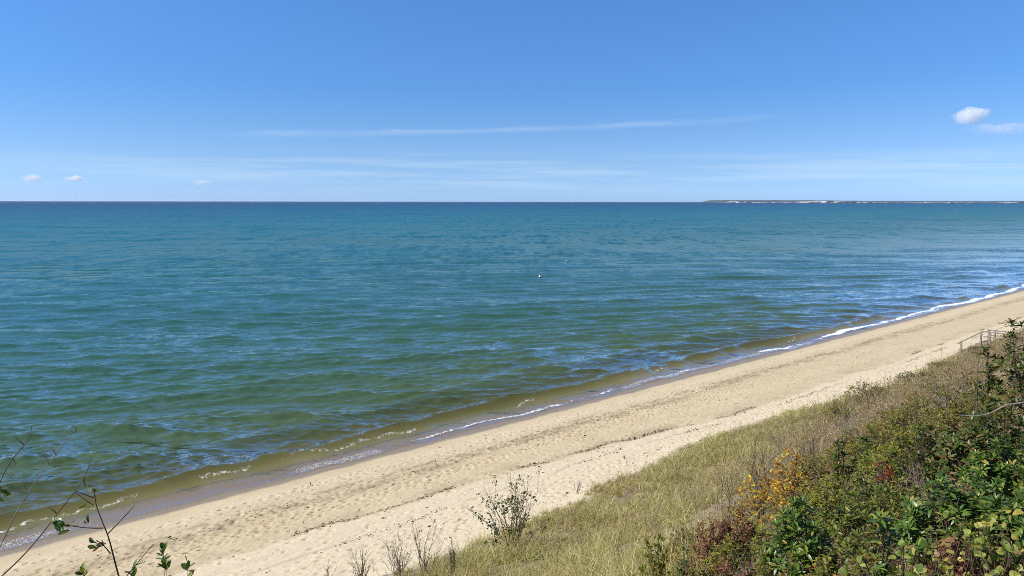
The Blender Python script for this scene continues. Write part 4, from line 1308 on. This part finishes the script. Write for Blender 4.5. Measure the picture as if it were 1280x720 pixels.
G_S = 'bare saplings at the lower left corner'
sapling('bare_sapling', 'leftmost bare sapling stem, its tip bending over the water', 'sapling',
        [stem_from_pixels([(-22, 660), (-4, 612), (10, 580), (27, 560), (37, 549), (40, 531)], 3.7, 3.9, .0042)],
        [(4, 612, 3.72, 5, .1, -.6)], G_S, seed=2, thorns=[((30, 556), (18, 545), 3.85, 3.85), ((20, 580), (16, 572), 3.8, 3.8)])
sapling('bare_sapling', 'longest pale bare sapling stem leaning right across the shallow water', 'sapling',
        [stem_from_pixels([(-14, 712), (2, 680), (20, 640), (45, 602), (64, 576), (82, 552), (97, 534)], 3.9, 4.1, .0045)],
        [(3, 622, 3.9, 4, .2, .4)], G_S, BARK_GREY, seed=3,
        thorns=[((61, 580), (52, 561), 4.0, 3.98), ((70, 568), (63, 557), 4.0, 4.0), ((34, 612), (27, 600), 3.95, 3.95), ((93, 540), (91, 532), 4.05, 4.05)])
sapling('bare_sapling', 'dark sapling stem with one tuft of green leaves halfway up', 'sapling',
        [stem_from_pixels([(-2, 724), (24, 700), (44, 678), (62, 655), (76, 636), (95, 613), (108, 592), (113, 576)], 3.5, 3.8, .0045)],
        [(66, 650, 3.62, 6, .6, -.3), (72, 652, 3.62, 5, .6, -.4)], G_S, seed=4, leaf=LM['evergreen'],
        thorns=[((71, 642), (60, 634), 3.66, 3.66), ((94, 615), (118, 632), 3.75, 3.75)])
sapling('leafy_sapling', 'reddish sapling with drooping leaf tufts on two side twigs', 'sapling',
        [stem_from_pixels([(150, 726), (143, 700), (136, 672), (127, 650), (120, 632), (118, 614)], 3.6, 3.7, .0050)],
        [(108, 612, 3.66, 3, -.5, .5), (117, 614, 3.68, 4, .1, .5), (86, 656, 3.62, 3, -.6, .3), (95, 657, 3.62, 3, -.5, .1), (103, 658, 3.62, 3, -.4, .2), (122, 678, 3.6, 4, -.7, .2), (127, 684, 3.6, 5, -.5, -.4), (104, 636, 3.65, 2, .2, .1)],
        None, BARK_RED, seed=6,
        thorns=[((129, 660), (80, 656), 3.63, 3.6), ((138, 692), (120, 675), 3.6, 3.58), ((134, 668), (168, 632), 3.63, 3.7), ((118, 622), (94, 613), 3.68, 3.66), ((150, 730), (192, 680), 3.6, 3.9)])
G_L = 'leafy shoots along the lower left edge'
for px, pyt, Y, r, tp, lb in ((205, 682, 5.2, .035, 26, 'narrow upright leafy shoot, tallest along the lower left edge'),
                              (241, 693, 5.4, .09, 40, 'broader leafy shoot right of the tallest one at the lower left edge'),
                              (98, 706, 4.2, .13, 30, 'low row of leaf tips under the reddish sapling'),
                              (168, 701, 4.6, .05, 4, 'thin sprig with few dark leaves beside the reddish sapling')):
    put('leafy_shoot', lb, 'shoot', px, pyt, Y, r, 'shoot' if tp > 4 else 'dark', mat=LM['evergreen'], tips=tp, stems=3, group=G_L, leaf_k=1.2, zmin=.84, bark=BARK_RED)


# ---- what nobody could count: grass, weeds, brush, litter
def ribbons(base, d, L, w, bend, rr, seg=3):
    N_ = len(base); side = norm(np.cross(d, unit_rand(rr, N_)))
    t = np.linspace(0, 1, seg + 1)
    c = base[:, None] + d[:, None] * (L[:, None, None] * t[None, :, None]) + bend[:, None] * (L[:, None, None] * (t ** 2)[None, :, None])
    ww = (w[:, None] * (1 - .82 * t[None] ** 1.5))[..., None] * .5
    v = np.stack([c - side[:, None] * ww, c + side[:, None] * ww], 2).reshape(N_, -1, 3)
    k = (seg + 1) * 2
    f = np.array([(2 * i, 2 * i + 1, 2 * i + 3, 2 * i + 2) for i in range(seg)])
    return v.reshape(-1, 3), (f[None] + (np.arange(N_) * k)[:, None, None]).reshape(-1, 4)


def scatter(n, s0, s1, d0, d1, rr, near=True):
    s = s0 + (s1 - s0) * rr.uniform(0, 1, n) ** (1.35 if near else 1.0); d = rr.uniform(d0, d1, n)
    return s, d


def on_ground(s, d):
    x, y = xy_of(s, d); return np.stack([x, y, ground(s, d)], 1)


def edge_brush(s, near=0.0):
    # the line along the slope where grass gives way to brush
    return 25.2 + near * sstep(15, 9, s) - 4.9 * sstep(22, 44, s) + 1.2 * (fbm(s * .25, s * 0 + 2, 201, 3) - .5)


def build_grass():
    # tussocks of arching blades, thick in places and open in others
    rr = np.random.default_rng(31)
    s, d = scatter(27000, -6, 85, 16.0, 38, rr)
    e0 = toe(s) + 1.5 * (fbm(s * .9, d * .9, 202, 3) - .5); e1 = edge_brush(s, 11.0) + 3.2 * (fbm(s * .6, d * .6, 203, 3) - .5) + 1.0
    left = sstep(10.5, 15.5, s + 1.2 * (d - 20))           # nothing grows on the open sand at the far left
    thick = fbm(s * .55, d * .55, 204, 4)
    p = sstep(-.3, 1.2, d - e0) * (1 - sstep(-.6, 1.6, d - e1)) * left * np.clip(2.6 * (thick - .18), .50, 1)
    gx, gy = xy_of(s, d); p = p * np.where((gx > .345 * gy - .15 * (gy - 6)) & (d > 29), 0, 1)
    k = rr.uniform(0, 1, len(s)) < p; s, d, thick, e0 = s[k], d[k], thick[k], e0[k]
    nt = len(s); nb = rr.integers(14, 34, nt); idx = np.repeat(np.arange(nt), nb)
    n = len(idx); a = rr.uniform(0, 6.28, n); r0 = np.abs(rr.normal(0, .07, n))
    b = on_ground(s, d)[idx]; b[:, 0] += np.cos(a) * r0; b[:, 1] += np.sin(a) * r0; b[:, 2] -= .02
    H = (.30 + .62 * thick) * rr.uniform(.55, 1.55, nt) * (.55 + .45 * sstep(0, 2.5, d - e0))
    L = H[idx] * rr.uniform(.55, 1.2, n)
    lean = rr.normal(0, .16, (nt, 2)) + np.array([.16, .10])
    sp_ = rr.uniform(.05, .55, n)
    dirs = norm(np.stack([np.cos(a) * sp_ + lean[idx, 0], np.sin(a) * sp_ + lean[idx, 1], np.ones(n)], 1))
    bend = np.stack([np.cos(a) * sp_ * .8 + lean[idx, 0] + rr.normal(0, .1, n), np.sin(a) * sp_ * .8 + lean[idx, 1] + rr.normal(0, .1, n), -.2 - .7 * sp_], 1)
    w = .008 + .00030 * np.linalg.norm(b[:, :2], axis=1)
    v, f = ribbons(b, dirs, L, w, bend, rr, 4)
    o = link('beach_grass', mesh_from('beach_grass', v, f, mat=LM['grass'])); tag(o, 'straw coloured beach grass covering the lower slope beside the sand', 'grass', kind='stuff')


def build_weeds():
    rr = np.random.default_rng(32)
    s, d = scatter(16000, 12, 95, 18.0, 30, rr, False)
    e = edge_brush(s)
    p = sstep(-1.6, .8, d - e + 1.6 * (fbm(s * .5, d * .5, 211, 3) - .5)) * (.3 + .9 * fbm(s * .6, d * .6, 212, 3)) * sstep(13, 30, s) + .09
    p = p * sstep(-.3, .8, d - toe(s) - .3)
    k = rr.uniform(0, 1, len(s)) < p; s, d = s[k], d[k]; b = on_ground(s, d); n = len(s)
    L = rr.uniform(.45, 1.05, n) * (.7 + .6 * fbm(s * .4, d * .4, 213, 2))
    dirs = norm(np.stack([rr.normal(.05, .2, n), rr.normal(0, .2, n), np.ones(n)], 1)); bend = rr.normal(0, .12, (n, 3))
    dist = np.linalg.norm(b[:, :2], axis=1); w = .006 + .00022 * dist
    V_, F_ = [], []; o_ = 0
    v, f = ribbons(b, dirs, L, w, bend, rr, 3); V_.append(v); F_.append(f); o_ += len(v)
    for _ in range(9):
        t = rr.uniform(.35, .98, n)
        p0 = b + dirs * (L * t)[:, None] + bend * (L * t * t)[:, None]
        dd = norm(dirs + unit_rand(rr, n) * .9 + np.array([0, 0, .2]))
        v, f = ribbons(p0, dd, L * rr.uniform(.10, .30, n), w * .75, rr.normal(0, .15, (n, 3)), rr, 2); V_.append(v); F_.append(f + o_); o_ += len(v)
    for _ in range(5):                        # dry seed heads
        t = rr.uniform(.75, 1.05, n)
        p0 = b + dirs * (L * t)[:, None] + bend * (L * t * t)[:, None] + rr.normal(0, .05, (n, 3))
        v, f = ribbons(p0, unit_rand(rr, n), np.full(n, .05), w * 2.2, rr.normal(0, .1, (n, 3)), rr, 2); V_.append(v); F_.append(f + o_); o_ += len(v)
    o = link('dry_weeds', mesh_from('dry_weeds', np.concatenate(V_), np.concatenate(F_), mat=LM['weed'])); tag(o, 'dry grey brown weeds standing along the bluff slope', 'weeds', kind='stuff')


def build_brush():
    # low tangle under and between the shrubs: dead twigs and small leaves
    for nm, lb, seed, n, kind in (('dry_brush', 'tangle of dry twigs under the shrubs', 33, 26000, 'twig'), ('low_leaves', 'low mixed olive and brown leaves between the shrubs', 34, 140000, 'leaf')):
        rr = np.random.default_rng(seed)
        n2 = int(n * .62)
        s = np.concatenate([rr.uniform(2.5, 15, n2), rr.uniform(-12, 90, n - n2)]); d = np.concatenate([rr.uniform(33, 41.5, n2), rr.uniform(21, 42, n - n2)])
        x, y = xy_of(s, d); dist = np.hypot(x, y)
        h = .12 + .5 * fbm(x * 1.1, y * 1.1, 221, 4) ** 1.5
        h = np.where(d > 38.6, h * .7, h); h = np.where((d > 35) & (x > 1.3), h * .72, h)
        p = sstep(-.6, 1.4, d - edge_brush(s) - .6) * (.35 + .8 * fbm(x * .8, y * .8, 222, 3)) * sstep(1.4, 2.3, dist)
        lf = (x < .22 * y) & (d > 26.0); p = p * np.where(lf, .22, 1); h = np.where(lf, h * .5, h)
        k = rr.uniform(0, 1, n) < p; s, d, h, dist = s[k], d[k], h[k], dist[k]; b = on_ground(s, d); m = len(s)
        if kind == 'twig':
            dirs = norm(unit_rand(rr, m) + np.array([0, 0, .9])); L = h * rr.uniform(.5, 1.6, m); w = .0022 + .00050 * np.maximum(dist - 3, 0)
            b[:, 2] += h * rr.uniform(0, .5, m)
            v, f = ribbons(b, dirs, L, np.minimum(w, .012), rr.normal(0, .25, (m, 3)), rr, 3)
            o = link(nm, mesh_from(nm, v, f, mat=LM['twig']))
        else:
            b[:, 2] += h * (.25 + .85 * rr.uniform(0, 1, m) ** .6)
            L = rr.uniform(.024, .058, m) * (1 + .03 * np.maximum(dist - 6, 0))
            v, f = leaves(b, unit_rand(rr, m) * np.array([1, 1, .6]), np.array([0, 0, 1.]) + rr.normal(0, .55, (m, 3)), L, L * rr.uniform(.3, .6, m), rr.uniform(-.1, .4, m), 'tiny')
            o = link(nm, mesh_from(nm, v, tris=f, mat=LM['brush']))
        tag(o, lb, 'undergrowth', kind='stuff')


def build_wrack():
    # bits of dry seaweed along the tide lines and scattered over the sand
    rr = np.random.default_rng(35); S_, D_ = [], []
    for i in range(2):
        s = rr.uniform(-4, 130, 9000 if i == 0 else 3500); gap = sstep(.50, .70, fbm(s * .33, s * 0 + (0 if i == 0 else 2), 61 + i, 3))
        k = rr.uniform(0, 1, len(s)) < gap; s = s[k]; S_.append(s); D_.append(wrack_line(s, i) + rr.normal(0, .15, len(s)))
    s = rr.uniform(-4, 120, 1500); D_.append(5.6 + 1.2 * rr.normal(0, .5, len(s)) + 1.6 * (fbm(s * .22, s * 0, 51, 4) - .5)); S_.append(s)
    s = rr.uniform(-4, 100, 1800); S_.append(s); D_.append(rr.uniform(1.6, 17.5, len(s)))
    s = np.concatenate(S_); d = np.concatenate(D_); b = on_ground(s, d); b[:, 2] += .012; n = len(s)
    ax = np.stack([SU[0] + rr.normal(0, .45, n), SU[1] + rr.normal(0, .45, n), rr.normal(0, .15, n)], 1)
    L = rr.uniform(.03, .13, n) * np.where(rr.uniform(0, 1, n) < .06, 2.0, 1.0)
    v, f = leaves(b, ax, np.array([0, 0, 1.]) + rr.normal(0, .5, (n, 3)), L, L * rr.uniform(.25, .5, n), rr.uniform(-.5, .1, n), 'tiny')
    m = leaf_mat('dry_seaweed', [(.055, .038, .020), (.085, .062, .032), (.035, .026, .016), (.12, .095, .055)], .8, .2, 0)
    o = link('seaweed_wrack', mesh_from('seaweed_wrack', v, tris=f, mat=m)); tag(o, 'dark dry seaweed scattered along the tide lines of the beach', 'seaweed', kind='stuff')


build_grass()
build_weeds()
build_brush()
build_wrack()
